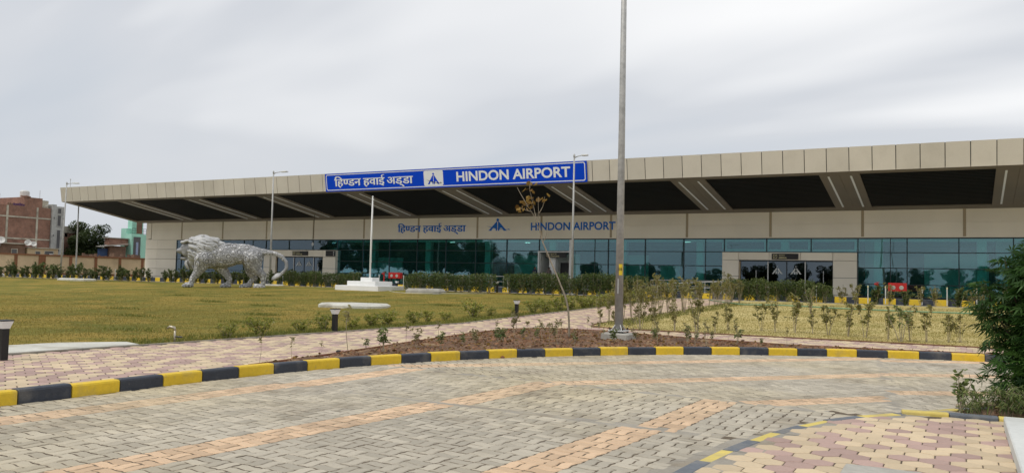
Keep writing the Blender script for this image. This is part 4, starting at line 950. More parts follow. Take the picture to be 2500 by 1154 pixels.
for i in range(26):                                                                         # beard and chest locks
    y = lr.uniform(-.40, .40); x = lr.uniform(-2.72,-1.7); zb = lr.uniform(1.75, 2.1)
    lock([(x, y, zb), (x-.06, y*1.1, zb-.22), (x+.02, y*1.12, zb-.42), (x+.12, y, zb-.60)], lr.uniform(.06, .11))
for i in range(7):                                                                          # forelock curls
    y = (i-3)*.14; lock([(-2.25,y,3.08),(-2.55,y*1.1,3.10),(-2.82,y*1.1,2.98+.05*(i%2)),(-2.98,y*1.1,3.02+.06*(i%2))], .10)
lk.obj('mane_locks', M['lionm'], LION, smooth=True)
for s in (-1, 1):
    MB().ball((0,0,0), (.12,.06,.13), 8, 6).obj('ear', M['lionm'], LION, (-1.55, s*.42, 3.42), (0,0,0), True)
    MB().ball((0,0,0), (.05,.03,.035), 6, 5).obj('eye', M['dark'], LION, (-2.86, s*.33, 2.66), smooth=True)
MB().ball((0,0,0), (.32,.24,.12), 10, 6).obj('mouth', M['dark'], LION, (-2.72, 0, 2.12), smooth=True)  # dark ball in the jaw gap, its colour stands in for shade
tf = MB()
for k in range(9):
    a = k*.7; o = Vector((.07*math.cos(a), .09*math.sin(a), .05*math.sin(a)))
    tf.tube([Vector((3.62,-.2,1.04))+o*.6, Vector((3.4,-.2,.92))+o*1.6, Vector((3.15,-.2,.72))+o*1.2, Vector((2.98,-.2,.58))], [.05,.10,.08,.01], 6)
tf.obj('tail_tuft', M['lionm'], LION, smooth=True)
def disc_mesh(r, tone, hub):
    prof = [(r, -.03), (r, .018), (r*.92, .03), (r*.78, .03), (r*.72, .008), (r*.5, .008)]+([(r*.46, .026), (.005, .03)] if hub else [(r*.4, .012), (.005, .012)])
    d = MB().lathe(prof, 12, tone=tone)
    for k in (3, 4): d.m[12*k:12*k+12] = [1]*12  # groove faces coloured dark, shade painted into the recess
    return d.mesh('metal_disc', [M['lion2'], M['liond']])
nf = len(lb_me.polygons); cen = np.empty(nf*3, np.float32); nor = np.empty(nf*3, np.float32)
lb_me.polygons.foreach_get('center', cen); lb_me.polygons.foreach_get('normal', nor); cen = cen.reshape(-1, 3); nor = nor.reshape(-1, 3)
dr = np.random.default_rng(11); idx = dr.permutation(nf); DM = {}; placed = []; big = 0; small = MB()
for ps in range(4):                                         # the largest discs first, smaller ones fill the gaps
    for i in idx[:(5000, 9000, 16000, 26000)[ps]]:
        c = cen[i]; x, y, z = c
        if (x < -2.05 and z > 1.2) or (x < -1.25 and z > 2.2+.25*(x+2)) or x > 3.7 or nor[i][2] < -.75: continue
        if z > 1.55 and x < 1.5 and abs(y) > .1: r = ((.21, .18), (.15, .13), (.11, .09), (.06, .05))[ps][int(dr.integers(2))]
        elif z > .95 and .9 < x < 2.6: r = (0, .105, .09, .065)[ps]
        elif x > 2.6 and z > .95: r = (0, 0, .075, .055)[ps]
        else: r = (0, 0, .075, .05)[ps]
        if r == 0: continue
        if placed:
            pa = np.array(placed)
            if (((pa[:, :3]-c)**2).sum(1) < (.96*(r+pa[:, 3]))**2).any(): continue
        placed.append((x, y, z, r))
        n_ = Vector(nor[i]); rot = n_.to_track_quat('Z', 'Y')
        if r >= .085 and big < 290:
            key = (round(r, 3), int(dr.integers(4)), int(dr.integers(2)))
            if key not in DM: DM[key] = disc_mesh(key[0], key[1]/3, key[2])
            link('metal_disc', DM[key], BODY, Vector(c.tolist())+n_*.005, rot.to_euler()); big += 1
        else:
            k0 = len(small.v); small.lathe([(r, -.02), (r, .014), (r*.7, .022), (r*.5, .006), (.004, .012)], 8, tone=float(dr.uniform()))
            for q in range(k0, len(small.v)): small.v[q] = tuple(rot @ Vector(small.v[q])+Vector(c.tolist()))
        if len(placed) > 1500: break
stuff(small.obj('small_discs', M['lion2'], BODY))

# ------------------------------------------------------------------ flag pole on a stepped white base
fpx, fpy = -34.2, 43.7; z0 = ZT(fpy)
FP = thing('flagpole', 'bare white flagpole on a stepped white base at the lawn edge', 'flagpole', (fpx, fpy, z0-.03))
for w, a, c in ((1.75, 0, .33), (1.15, .33, .62), (.48, .62, .86)): MB().cbox(-w, -w*.8, a, w, w*.8, c-.002, .02).obj('base_step', M['white'], FP)
MB().tube([(0,0,.85),(0,0,3.4),(.02,0,6.15)], [.062,.055,.038], 10).obj('pole', M['white'], FP, smooth=True)
MB().ball((0.02,0,6.18), .06, 8, 6).obj('finial', M['white'], FP, smooth=True); MB().lathe([(.05, 0), (.05, .05)], 8).obj('pulley', M['alu'], FP, (.09, 0, 6.0), (R(90), 0, 0)); MB().tube([(.05,0,.9+1),(.12,0,1.9)], .02, 6).obj('cleat', M['alu'], FP)
MB().tube([(.07,0,1.95),(.10,0,6.0)], .006, 4).obj('halyard', M['white'], FP)

# ------------------------------------------------------------------ lamp posts
def lamp_post(label, loc, h, arm, lean=(0, 0), r=(.085, .05), group=None):
    z = h
    L = thing('lamp_post', label, 'lamp post', loc, 0, group); L.rotation_euler = (lean[0], lean[1], 0)
    MB().box(-.2, -.2, -.1, .2, .2, .02).obj('base_plate', M['steel'], L)
    MB().tube([(0,0,0),(0,0,h*.5),(0,0,h)], [r[0], (r[0]+r[1])/2, r[1]], 10).obj('pole', M['steel'], L, smooth=True)
    if arm:
        MB().tube([(0,0,h-.12),(.25,0,h-.02),(arm*.62,0,h+.02)], [.035,.032,.03], 8).obj('arm', M['steel'], L, smooth=True)
        MB().cbox(arm*.55, -.13, h-.02, arm, .13, h+.07, .03).obj('lamp_head', M['alu'], L)
        MB().box(arm*.60, -.10, h-.035, arm-.06, .10, h-.022).obj('lamp_lens', M['bollw'], L)
        MB().lathe([(.07, 0), (.07, .12), (.03, .2)], 10, (0,0,h-.06)).obj('pole_cap', M['steel'], L)
    return L
lamp_post('slim grey lamp post with one arm in front of the blue sign', (-21.7, 48.2, .74), 8.75, .95)
lamp_post('slim grey lamp post with one arm beside the departure doors', (-47.5, 48.2, .74), 8.75, 1.45, (0, R(-.2)))
lamp_post('leaning grey lamp post with one arm at the canopy tip', (-73.85, 48.2, .74), 8.8, 1.75, (0, R(2.0)))
lamp_post('grey lamp post whose top is hidden behind the canopy', (-78.1, 52.6, .80), 8.2, 1.4, (0, R(-.5)))
BP = lamp_post('tall bare galvanised mast on a concrete block in the planting bed', (-7.62, 19.85, .30), 11.5, 0, (0, 0), (.105, .060))
for o in list(BP.children):
    if o.name.startswith('base_plate'): bpy.data.objects.remove(o)
MB().cbox(-.36, -.33, -.25, .36, .33, .0, .03).obj('concrete_block', M['conc'], BP)
MB().cbox(-.22, -.22, .04, .22, .22, .07, .02).obj('base_plate', M['steel'], BP)
for a in range(4):
    t = a*math.pi/2+.78; MB().tube([(.24*math.cos(t), .24*math.sin(t), -.02), (.24*math.cos(t), .24*math.sin(t), .13)], .018, 6).obj('anchor_bolt', M['dark'], BP)
    MB().tube([(.09*math.cos(t), .09*math.sin(t), .2), (.2*math.cos(t), .2*math.sin(t), .06)], .015, 5).obj('gusset', M['steel'], BP)
def on_pole(z, ang, w, h, m, name, parent, rr):
    b = MB(); n = 4
    a0 = ang-w/2/rr; vs = []
    for k in range(n+1):
        a = a0+w/rr*k/n; vs += [(rr*math.cos(a), rr*math.sin(a), z), (rr*math.cos(a), rr*math.sin(a), z+h)]
    return b.add(vs, [(2*k, 2*k+2, 2*k+3, 2*k+1) for k in range(n)]).obj(name, m, parent)
yp = on_pole(1.45, R(-52), .10, .28, M['yel'], 'number_plate', BP, .109)
V, F = text_mesh('15', .10, .004); c_ = V.mean(0)
vv = []
for v in V:
    a = R(-52)+(v[0]-c_[0])/.111; vv.append((.1115*math.cos(a), .1115*math.sin(a), 1.59+(v[1]-c_[1])*.9))
MB().add(vv, F).obj('number', M['black'], yp)
hd = MB()
hd.add([(.112*math.cos(R(-95+6*k)), .112*math.sin(R(-95+6*k)), z) for z in (.98, 1.36) for k in range(4)], [(k, k+1, 5+k, 4+k) for k in range(3)]); hd.obj('service_door', M['steel'], BP)

# ------------------------------------------------------------------ bollard lights
def bollard(label, x, y, h=.58, group='black bollard lights along the path'):
    b = thing('bollard_light', label, 'bollard light', (x, y, ZT(y)), 0, group)
    MB().box(-.055, -.055, -.08, .055, .055, h-.12).obj('post', M['black'], b)
    t = MB(); t.add([(-.06,-.06,h-.118),(.06,-.06,h-.118),(.06,.06,h-.118),(-.06,.06,h-.118),(-.095,-.095,h),(.095,-.095,h),(.095,.095,h),(-.095,.095,h)], [(3,2,1,0),(4,5,6,7),(0,1,5,4),(1,2,6,5),(2,3,7,6),(3,0,4,7)]); t.obj('lamp_cap', M['bollw'], b)
    MB().box(-.098, -.098, h+.001, .098, .098, h+.02).obj('lid', M['dark'], b)
bollard('black bollard light with white flared cap beside the flat pale slab at the path edge', -13.46, 7.89, .62)
bollard('black bollard light with white flared cap on the path edge by the round-cornered slab', -14.28, 16.85)
bollard('black bollard light with white flared cap on the path edge among low bushes', -14.35, 27.0)
bollard('small black bollard light beside the stepped flagpole base', -32.9, 44.9, .6)
bollard('small black bollard light in the gap between two hedge runs', -26.0, 46.2, .75)
bollard('small black bollard light before the ramp railings', -15.0, 45.3, .75)
bollard('short dark post light in front of the cream end wall', -62.6, 46.3, .6)

# white marker posts along the forecourt kerb
for i, x in enumerate((-58.11,-56.77,-46.82,-37.43,-35.24,-26.71,-24.06,-67.99,-66.97,-63.29,-9.68,-7.10,-4.45,-3.58,-1.82,-.65,.7)):
    p = thing('marker_post', 'thin white marker post standing along the forecourt kerb', 'post', (x, 48.9, .76), 0, 'white marker posts along the forecourt kerb')
    MB().tube([(0,0,-.05),(0,0,.80)], .028, 8).obj('shaft', M['plinth'], p); MB().lathe([(.038,0),(.036,.10)], 8, (0,0,.80)).obj('tip', M['signy'] if i > 9 else M['plinth'], p)

# fire hose cabinets and hydrants
def hose_cabinet(label, x, z0, w, h, two):
    c = thing('hose_cabinet', label, 'hose cabinet', (x, 50.0, .872), 0, 'red fire hose cabinets on the forecourt'); b0 = z0-.872
    for s in (-1, 1): MB().box(s*w*.36-.03, -.03, 0, s*w*.36+.03, .03, b0).obj('leg', M['black'], c)
    MB().cbox(-w/2, -.15, b0, w/2, .15, b0+h, .012).obj('cabinet', M['red'], c)
    for s in (-1, 1): MB().box(s*w*.25-w*.22, -.158, b0+.04, s*w*.25+w*.22, -.151, b0+h-.04).obj('door', M['red'], c)
    for s in (-.22, .22):
        d = MB().lathe([(.115, 0), (.115, .012), (.06, .02), (.055, .012), (.005, .012)], 14).obj('hose_reel', M['conc'], c, (s*w, -.160, b0+h*.45), (R(90), 0, 0))
hose_cabinet('red fire hose cabinet with two white reels beside the flagpole', -36.78, 1.42, 1.06, .44, True)
hose_cabinet('red fire hose cabinet with two white reels near the arrival doors', -3.06, 1.38, .92, .46, True)
def hydrant(label, x):
    hq = thing('hydrant', label, 'hydrant', (x, 49.9, .872), 0, 'red standpipes beside the hose cabinets')
    MB().tube([(0,0,0),(0,0,.95)], .05, 8).obj('standpipe', M['red'], hq); MB().tube([(0,0,.85),(-.14,-.1,.9)], [.05,.06], 8).obj('outlet', M['red'], hq); MB().lathe([(.09,0),(.09,.03)], 10, (0,0,.97)).obj('hand_wheel', M['red'], hq)
hydrant('red standpipe hydrant beside the cabinet near the flagpole', -37.75); hydrant('red standpipe hydrant beside the cabinet near the arrival doors', -4.05)

# ramp railings
def railing(label, x0, x1, y, z0, z1, h, n):
    r = thing('ramp_railing', label, 'railing', (x0, y, z0), 0, 'steel railings along the entrance ramps'); dz = z1-z0; L = x1-x0
    for f_ in (1, .55, .12): MB().tube([(0,0,h*f_),(L,0,dz+h*f_)], .028 if f_ == 1 else .02, 6).obj('rail', M['steel'], r)
    for k in range(n+1): MB().tube([(L*k/n,0,-.05),(L*k/n,0,dz*k/n+h)], .025, 6).obj('post', M['steel'], r)
railing('long steel railing behind the hedge near the flagpole', -38.4, -30.4, 55.0, .88, .86, .90, 8)
railing('level steel railing before the glass beside the arrival portal', -19.0, -13.85, 55.6, .9, .9, .84, 6)
railing('sloping steel railing of the ramp beside the arrival portal', -18.0, -13.7, 54.0, .62, .86, .86, 4)

# concrete slabs on the lawn
def slab_thing(name, label, x, y, w, d, h, rot, m, rough=.05, lift=0.):
    pts = []
    for k in range(20):
        a = 2*math.pi*k/20; ca, sa = math.cos(a), math.sin(a); e = 3.2
        px = w/2*math.copysign(abs(ca)**(2/e), ca); py = d/2*math.copysign(abs(sa)**(2/e), sa); pts.append((px*(1+random.uniform(-rough, rough)), py*(1+random.uniform(-rough, rough))))
    b = MB(); n = 20
    vs = [(x*1.0, y*1.0, -.12) for x, y in pts]+[(x*1.0, y*1.0, h*.55) for x, y in pts]+[(x*.90, y*.90, h*(1+random.uniform(-.06, .06))) for x, y in pts]
    b.add(vs, [(i, (i+1) % n, n+(i+1) % n, n+i) for i in range(n)]+[(n+i, n+(i+1) % n, 2*n+(i+1) % n, 2*n+i) for i in range(n)]+[tuple(range(2*n, 3*n))])
    o = b.obj(name, m, None, (x, y, ZT(y)+lift), rot); return tag(o, label, 'slab', 'concrete slabs in the lawn')
slab_thing('manhole_slab', 'pale rounded concrete manhole slab in the middle of the lawn', -22.6, 27.9, 2.9, 2.2, .17, R(12), M['concp'])
slab_thing('manhole_slab', 'rough grey concrete slab lying before the hedge near the flagpole', -28.3, 41.6, 2.4, 1.5, .30, R(8), M['conc'])
slab_thing('manhole_slab', 'thin pale concrete slab before the sparse hedge by the boundary wall', -64.0, 43.2, 3.6, 1.6, .20, R(5), M['concp'])
slab_thing('manhole_slab', 'flat pale slab on the grass behind the lion', -44.6, 45.2, 2.6, 1.0, .12, R(3), M['concp'])
sl_ = MB().prism([(-15.7,8.3),(-14.25,7.6),(-14.25,11.0),(-14.9,11.2),(-15.6,10.2)], .02, .15).obj('concrete_apron', M['concp']); tag(sl_, 'flat pale concrete slab between the path and the lawn grass', 'slab')
mc = MB().cbox(-.42, -.38, -.05, .42, .38, .012, .01).obj('manhole_cover', M['hpink'], None, (-9.95, 23.4, ZT(23.4)), R(10)); tag(mc, 'dark reddish manhole cover in the path near the mast', 'manhole cover')

# tap, hoses, floodlight, stones
tp = thing('garden_tap', 'short metal water tap pipe standing at the lawn edge', 'tap', (-13.98+.0, 11.9, .12)); tp.location.x = -14.32
MB().tube([(0,0,-.05),(0,0,.26)], .022, 8).obj('pipe', M['brass'], tp, smooth=True); MB().tube([(0,0,.25),(-.02,0,.31),(-.10,-.05,.33),(-.15,-.07,.29)], [.026,.03,.028,.022], 8).obj('spout', M['brass'], tp, smooth=True); MB().tube([(.0,0,.13),(.14,.07,.12)], .018, 6).obj('valve', M['dark'], tp)
hz = [(-33.6,47.6,.85),(-33.3,46.2,.9),(-33.1,45.2,.72),(-32.3,43.6,.66),(-31.6,42.4,.625),(-30.3,41.2,.59),(-28.9,40.4,.575),(-27.6,40.9,.585),(-26.6,42.0,.61),(-25.1,43.4,.65)]
tag(MB().tube([(x, y, ZT(y)+.045+(.12 if i < 2 else 0)) for i, (x, y, z) in enumerate(hz)], .028, 6).obj('garden_hose', M['hosep'], smooth=True), 'pale yellow garden hose lying on the grass by the flagpole', 'hose')
hz = [(-11.9,44.3),(-10.4,42.2),(-9.2,40.6),(-7.9,41.4),(-6.3,40.9),(-4.8,40.2),(-2.3,39.7),(.5,39.8),(4,39.2)]
tag(MB().tube([(x, y, ZT(y)+.05) for x, y in hz], .03, 6).obj('garden_hose', M['hoseg'], smooth=True), 'long green garden hose lying across the dry lawn', 'hose')
fl = thing('floodlight', 'silver floodlight on a short stand at the foot of the hedge', 'floodlight', (-19.75, 45.9, ZT(45.9)))
MB().tube([(-.14,0,0),(-.14,0,.30)], .02, 6).obj('leg', M['dark'], fl); MB().tube([(.14,0,0),(.14,0,.30)], .02, 6).obj('leg', M['dark'], fl)
MB().cbox(-.22, -.05, -.17, .22, .05, .17, .02).obj('housing', M['steel'], fl, (0,0,.48), (R(-28), 0, 0)); MB().box(-.19, -.06, -.14, .19, -.052, .14).obj('lens', M['dark'], fl, (0,0,.48), (R(-28), 0, 0))
tag(MB().ball((0,0,0), (.07,.05,.035), 6, 5).obj('stone', M['black'], None, (-10.35, 12.35, .15)), 'small dark stone lying at the path edge by the soil', 'stone')
tag(MB().ball((0,0,0), (.05,.04,.03), 6, 5).obj('stone', M['wallc'], None, (-8.12, 14.72, .02)), 'small reddish stone on the pavers against the yellow kerb', 'stone')
pp = MB().tube([(-.05,12.0,.12),(.5,12.45,.15),(1.2,12.8,.17),(2.2,13.1,.17)], .032, 8).obj('water_pipe', M['stripb'], smooth=True); tag(pp, 'brown water pipe lying across the planting bed under the leafy bush', 'pipe')
# rod on the canopy roof, cable hanging under it
rd = thing('lightning_rod', 'thin lightning rod on the canopy roof near its tip', 'lightning rod', (-77.7, 51.3, 9.5)); MB().tube([(0,0,0),(0,0,.9)], .02, 6).obj('rod', M['steel'], rd); MB().lathe([(.03,0),(.07,.05),(.02,.1)], 8, (0,0,.88)).obj('terminal', M['steel'], rd)
hg = thing('hanging_camera', 'small camera hanging on a dark cable from the canopy by the departure doors', 'camera', (-51.95, 58.0, 7.02)); MB().tube([(0,0,0),(-.03,0,-1.2),(-.1,0,-2.55)], .018, 5).obj('cable', M['dark'], hg); MB().lathe([(.05,0),(.09,.08),(.10,.22),(.04,.34)], 10, (-.1,0,-2.85)).obj('housing', M['alu'], hg)
# ------------------------------------------------------------------ vegetation
def plant(name, label, cat, loc, rot, group, stem_me, leaf_me, sc=1.0, partn=('stem', 'foliage')):
    t = thing(name, label, cat, loc, rot, group)
    if stem_me: link(partn[0], stem_me, t, scale=sc)
    if leaf_me: link(partn[1], leaf_me, t, scale=sc)
    return t
def shrub_meshes(seed, h, w, d, nst, nleaf, L, W, lm, sm, clear=.45, dense=1.0, r=.014, droop=.1, box=False, top=False):
    """stems from the ground, leaves on the upper part; returns (stem mesh, leaf mesh) of height h"""
    g = np.random.default_rng(seed); b = MB(); tips = []
    for k in range(nst):
        a = g.uniform(0, 6.28); q = g.uniform(.2, 1); x1, y1 = math.cos(a)*w/2*q, math.sin(a)*d/2*q; hh = h*g.uniform(.72, 1.0)
        p = [Vector((x1*.12, y1*.12, -.04)), Vector((x1*.4+g.normal(0,.02), y1*.4+g.normal(0,.02), hh*.4)), Vector((x1*.75+g.normal(0,.03), y1*.75+g.normal(0,.03), hh*.75)), Vector((x1, y1, hh))]
        b.tube(p, [r, r*.8, r*.6, r*.3], 5); tips.append(p)
        for j in range(3):
            t = g.uniform(clear, .95); i = min(2, int(t*3)); q0 = p[i].lerp(p[i+1], t*3-i); e = q0+Vector((g.normal(0,w*.16), g.normal(0,d*.16), g.uniform(.05,.22)*h))
            b.tube([q0, q0.lerp(e,.5)+Vector((0,0,.02)), e], [r*.5, r*.4, r*.2], 4); tips.append([q0, q0.lerp(e,.35), q0.lerp(e,.7), e])
    C, D = [], []
    if box:
        n = nleaf; x = g.uniform(-w/2, w/2, n); y = g.uniform(-d/2, d/2, n); z = h*(clear+(1-clear)*g.uniform(0, 1, n)**.8)
        lim = 1-.35*np.clip((z/h-.8)/.2, 0, 1)*g.uniform(0, 1, n); C = np.column_stack([x*lim, y*lim, z+g.normal(0, .03, n)]); D = np.column_stack([x/w*1.5, y/d*1.5, np.full(n, .35)])+g.normal(0, .6, (n, 3))
    else:
        for _ in range(nleaf):
            p = tips[int(g.integers(len(tips)))]; t = (clear+(1-clear)*g.uniform(0, 1)) if not top else g.uniform(.6, 1); i = min(2, int(t*3)); q = p[i].lerp(p[i+1], t*3-i)
            C.append((q.x+g.normal(0,.012), q.y+g.normal(0,.012), q.z)); D.append((g.normal(0,1), g.normal(0,1), g.normal(.35,.5)))
        C = np.array(C); D = np.array(D)
    n = len(C); V, F = leaf_arrays(C, D, g.uniform(.65, 1.2, n)*L, g.uniform(.7, 1.1, n)*W, g, droop)
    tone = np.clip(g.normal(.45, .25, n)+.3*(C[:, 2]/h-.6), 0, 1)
    return b.mesh('stem', sm), np_mesh('foliage', V, F, lm, tone=tone)

# the hedge along the forecourt kerb
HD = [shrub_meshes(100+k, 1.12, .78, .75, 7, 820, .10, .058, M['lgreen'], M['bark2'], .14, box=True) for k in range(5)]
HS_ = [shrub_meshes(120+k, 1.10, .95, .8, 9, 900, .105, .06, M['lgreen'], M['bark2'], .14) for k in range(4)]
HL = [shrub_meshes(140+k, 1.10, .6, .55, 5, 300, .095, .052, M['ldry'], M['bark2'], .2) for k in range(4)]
HD_L, HS_L, HL_L = 'dense dark green hedge shrub clipped into a continuous run before the glass', 'separate green hedge shrub with bare lower stems in the row by the boundary wall', 'leggy half-bare shrub in the thin row before the forecourt kerb'
def row(x0, x1, y, step, kinds, label, group, hs=1.0, name='hedge_shrub', jit=.12):
    x = x0
    while x < x1:
        yy = y+random.gauss(0, .08); s = hs*random.uniform(.84, 1.13); k = random.choice(kinds)
        plant(name, label, 'shrub', (x+random.gauss(0, jit*step), yy, ZT(yy)-.02), random.uniform(0, 6.28), group, k[0], k[1], (1, 1, s) if False else s)
        x += step
DG, SG2, LG = 'clipped hedge before the glass front', 'separate hedge shrubs by the boundary wall', 'thin row of leggy shrubs'
row(-77.5, -56.6, 44.4, .80, HS_, HS_L, SG2, 1.12)
row(-56.3, -43.9, 45.6, .68, HS_, 'medium green hedge shrub in the row behind the lion', 'hedge shrubs behind the lion', 1.0)
row(-43.6, -37.2, 46.3, .50, HD, 'dense green hedge shrub in the clipped run between lion and flagpole', 'clipped hedge between lion and flagpole', .98)
row(-31.4, -24.9, 44.2, .50, HD, 'dense green hedge shrub in the clipped run behind the rough grey slab', 'clipped hedge behind the rough slab', 1.0); row(-24.4, -15.6, 44.9, .50, HD, 'dense tall hedge shrub in the clipped run before the staff gate', 'clipped hedge before the staff gate', 1.08)
row(-16.0, -11.6, 47.0, .95, HL, 'leggy yellow-green shrub before the ramp railings', 'leggy shrubs before the ramp railings', .9)
row(-11.4, -6.0, 47.1, .50, HD, 'dense dark hedge shrub in the clipped run before the arrival doors', 'clipped hedge before the arrival doors', 1.03)
row(-5.5, 4.5, 47.3, .75, HL+HS_[:1], HL_L, LG, 1.05)

# low bushes along the path edge
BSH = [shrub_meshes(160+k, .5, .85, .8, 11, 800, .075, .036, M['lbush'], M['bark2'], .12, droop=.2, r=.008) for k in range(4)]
for i, (x, y, h) in enumerate([(-13.83,13.38,.35),(-14.24,14.41,.44),(-14.65,16.01,.33),(-14.89,17.13,.41),(-14.71,18.08,.33),(-14.95,19.21,.41),(-14.99,20.04,.45),(-15.11,21.57,.38),(-15.33,22.7,.37),(-15.27,23.58,.3),(-15.33,25.54,.58),(-15.15,26.49,.32),(-14.9,27.82,.33),(-14.67,28.91,.47),(-14.62,29.9,.51),(-14.63,31.26,.56),(-14.5,32.1,.61),(-14.54,33.59,.53),(-14.55,34.45,.5),(-14.6,35.74,.55),(-14.6,37.2,.55),(-14.6,38.8,.5),(-14.6,40.5,.55)]):
    k = BSH[i % 4]; plant('low_bush', 'low yellow-green bush at the lawn edge beside the path', 'bush', (min(x, -14.42), y, ZT(y)-.02), random.uniform(0, 6.28), 'low bushes along the path edge', k[0], k[1], h/.5*1.05)

# seedlings in the planting bed
SDL = [shrub_meshes(180+k, .45, .26, .26, 3+k % 3, 80+30*(k % 2), .095, .042, (M['lseed'] if k % 3 else M['lpale']), M['bark2'], .22, droop=.15, r=.005) for k in range(6)]
THIN = [shrub_meshes(190+k, .55, .16, .16, 1, 26, .075, .038, M['lpale'], M['bark2'], .55, r=.006, top=True) for k in range(3)]
SEED = [(-10.08,10.06,.42,1),(-10.29,11.03,.4,1),(-10.28,11.77,.3,1),(-10.46,12.76,.75,1),(-10.38,13.2,.36,0),(-9.74,12.92,.58,0),(-9.9,14.25,.41,0),(-9.44,14.45,.41,0),(-9.48,15.39,.35,0),(-9.45,15.86,.4,0),(-9.09,16.23,.58,0),(-9.22,16.73,.37,0),(-10.56,19.76,.64,0),(-9.37,17.95,.39,0),(-9.22,18.43,.34,0),(-8.91,18.77,.35,0),(-7.85,17.7,.37,0),(-7.15,18.33,.52,0),(-6.88,19.02,.44,0),(-6.42,19.15,.48,0),(-5.88,20.02,.45,0),(-5.51,20.9,.31,0),(-4.9,20.94,.41,0),(-4.21,20.47,.2,0),(-9.97,20.42,.27,0),(-9.02,21.45,.33,1),(-5.83,20.56,.31,0)]
for i in range(34): SEED.append((random.uniform(-10.9,-3.6), 0, random.uniform(.3,.6), 1))
_bed = np.array(BED)
for i, (x, y, h, thin) in enumerate(SEED):
    if y == 0:
        for _ in range(40):
            y = random.uniform(11, 22)
            if pip(np.array([(x, y), (x+.25, y-.25), (x-.2, y+.2)]), BED).all(): break
        else: continue
    if thin: k = THIN[i % 3]; plant('seedling', 'thin pale seedling stalk in the red-brown planting bed', 'seedling', (x, y, .15), random.uniform(0, 6.28), 'thin seedlings in the planting bed', k[0], k[1], h/.55)
    else: k = SDL[i % 6]; plant('seedling', 'small leafy green seedling in the red-brown planting bed', 'seedling', (x, y, .15), random.uniform(0, 6.28), 'leafy seedlings in the planting bed', k[0], k[1], h/.45*random.uniform(.65, .95))

# leggy shrubs round the dry lawn
LGY = [shrub_meshes(200+k, 1.0, .55, .5, 3+k % 3, 240+80*(k % 2), .085, .042, M['ldry'], M['bark2'], .28, r=.0085) for k in range(6)]
SID = [shrub_meshes(220+k, 1.2, .62, .55, 5+k % 3, 300+80*(k % 2), .085, .042, M['ldry'], M['bark2'], .42, r=.010) for k in range(5)]
for i, (x, y, h) in enumerate([(-10.14,24.77,.9),(-9.28,23.95,.73),(-8.5,23.95,1.15),(-8.1,23.97,.84),(-7.45,23.98,.95),(-6.78,24.0,1.13),(-6.27,24.05,.65),(-6.27,25.44,.88),(-5.82,24.71,.42),(-5.3,25.79,.94),(-4.84,25.42,1.05),(-4.3,25.48,1.11),(-3.79,25.52,.74),(-3.37,25.47,1.04),(-2.82,25.25,.97),(-2.36,25.11,1.15),(-1.77,25.08,.9),(-1.22,24.93,.9),(-.82,24.91,1.01),(-.31,25.13,.9),(-.02,25.23,.72),(.8,25.2,.9),(1.6,25.1,1.0)]):
    k = LGY[i % 6]; plant('leggy_shrub', 'sparse twiggy shrub along the front edge of the dry lawn', 'shrub', (x, y, ZT(y)), random.uniform(0, 6.28), 'twiggy shrubs at the front of the dry lawn', k[0], k[1], h)
side = [(-10.75,26.17,1.02),(-10.6,26.88,1.25),(-10.5,27.25,1.12),(-10.51,28.37,1.3),(-10.43,29.16,1.48),(-10.4,29.57,1.2),(-10.36,30.68,1.47),(-10.31,31.27,1.42),(-10.3,32.24,1.3),(-10.34,33.19,1.41),(-10.4,34.52,1.38),(-10.39,35.66,1.24),(-10.37,36.87,1.37),(-10.34,38.48,1.14),(-10.32,39.51,1.17),(-10.3,40.44,1.2),(-10.3,41.49,1.43),(-10.18,42.08,1.24)]
for i, (x, y, h) in enumerate(side+[(x+.32, y+.35, h*.9) for x, y, h in side[1::2]]):
    k = SID[i % 5]; plant('leggy_shrub', 'tall yellow-green shrub with bare stems along the path to the arrival doors', 'shrub', (max(x, -10.4), y, ZT(y)), random.uniform(0, 6.28), 'tall shrubs along the path to the arrival doors', k[0], k[1], h/1.2)
k = shrub_meshes(240, 1.05, .8, .7, 5, 160, .11, .05, M['lseed'], M['bark2'], .2); plant('lawn_shrub', 'single dark leafy shrub standing alone in the dry lawn', 'shrub', (-5.4, 35.8, ZT(35.8)), 0, None, k[0], k[1])
k = shrub_meshes(241, .95, .7, .6, 4, 210, .10, .045, M['lseed'], M['bark2'], .35); plant('lawn_shrub', 'bushier green shrub among the twiggy ones before the dry lawn', 'shrub', (-1.42, 24.55, ZT(24.5)), 0, None, k[0], k[1])

# the leaning sapling with a few dry leaves
def curve(pts, n):
    P = [Vector(p) for p in pts]; out = []
    for i in range(len(P)-1):
        p0, p1, p2, p3 = P[max(i-1,0)], P[i], P[i+1], P[min(i+2,len(P)-1)]
        for k in range(n):
            t = k/n; out.append(.5*((2*p1)+(p2-p0)*t+(2*p0-5*p1+4*p2-p3)*t*t+(3*p1-p0-3*p2+p3)*t**3))
    return out+[P[-1]]
sx, sy2 = -8.75, 19.35
SAP = thing('sapling', 'thin leaning sapling with a few brown leaves in the planting bed', 'tree', (sx, sy2, .15)); TY = lambda x, z: (x-sx+.0, (.0), z-.15)
trk = curve([TY(-8.75,.10),TY(-8.82,.95),TY(-9.05,1.52),TY(-9.31,2.05),TY(-9.57,2.58)], 5)
MB().tube(trk, list(np.linspace(.028,.017,len(trk))), 7).obj('trunk', M['bark'], SAP, smooth=True)
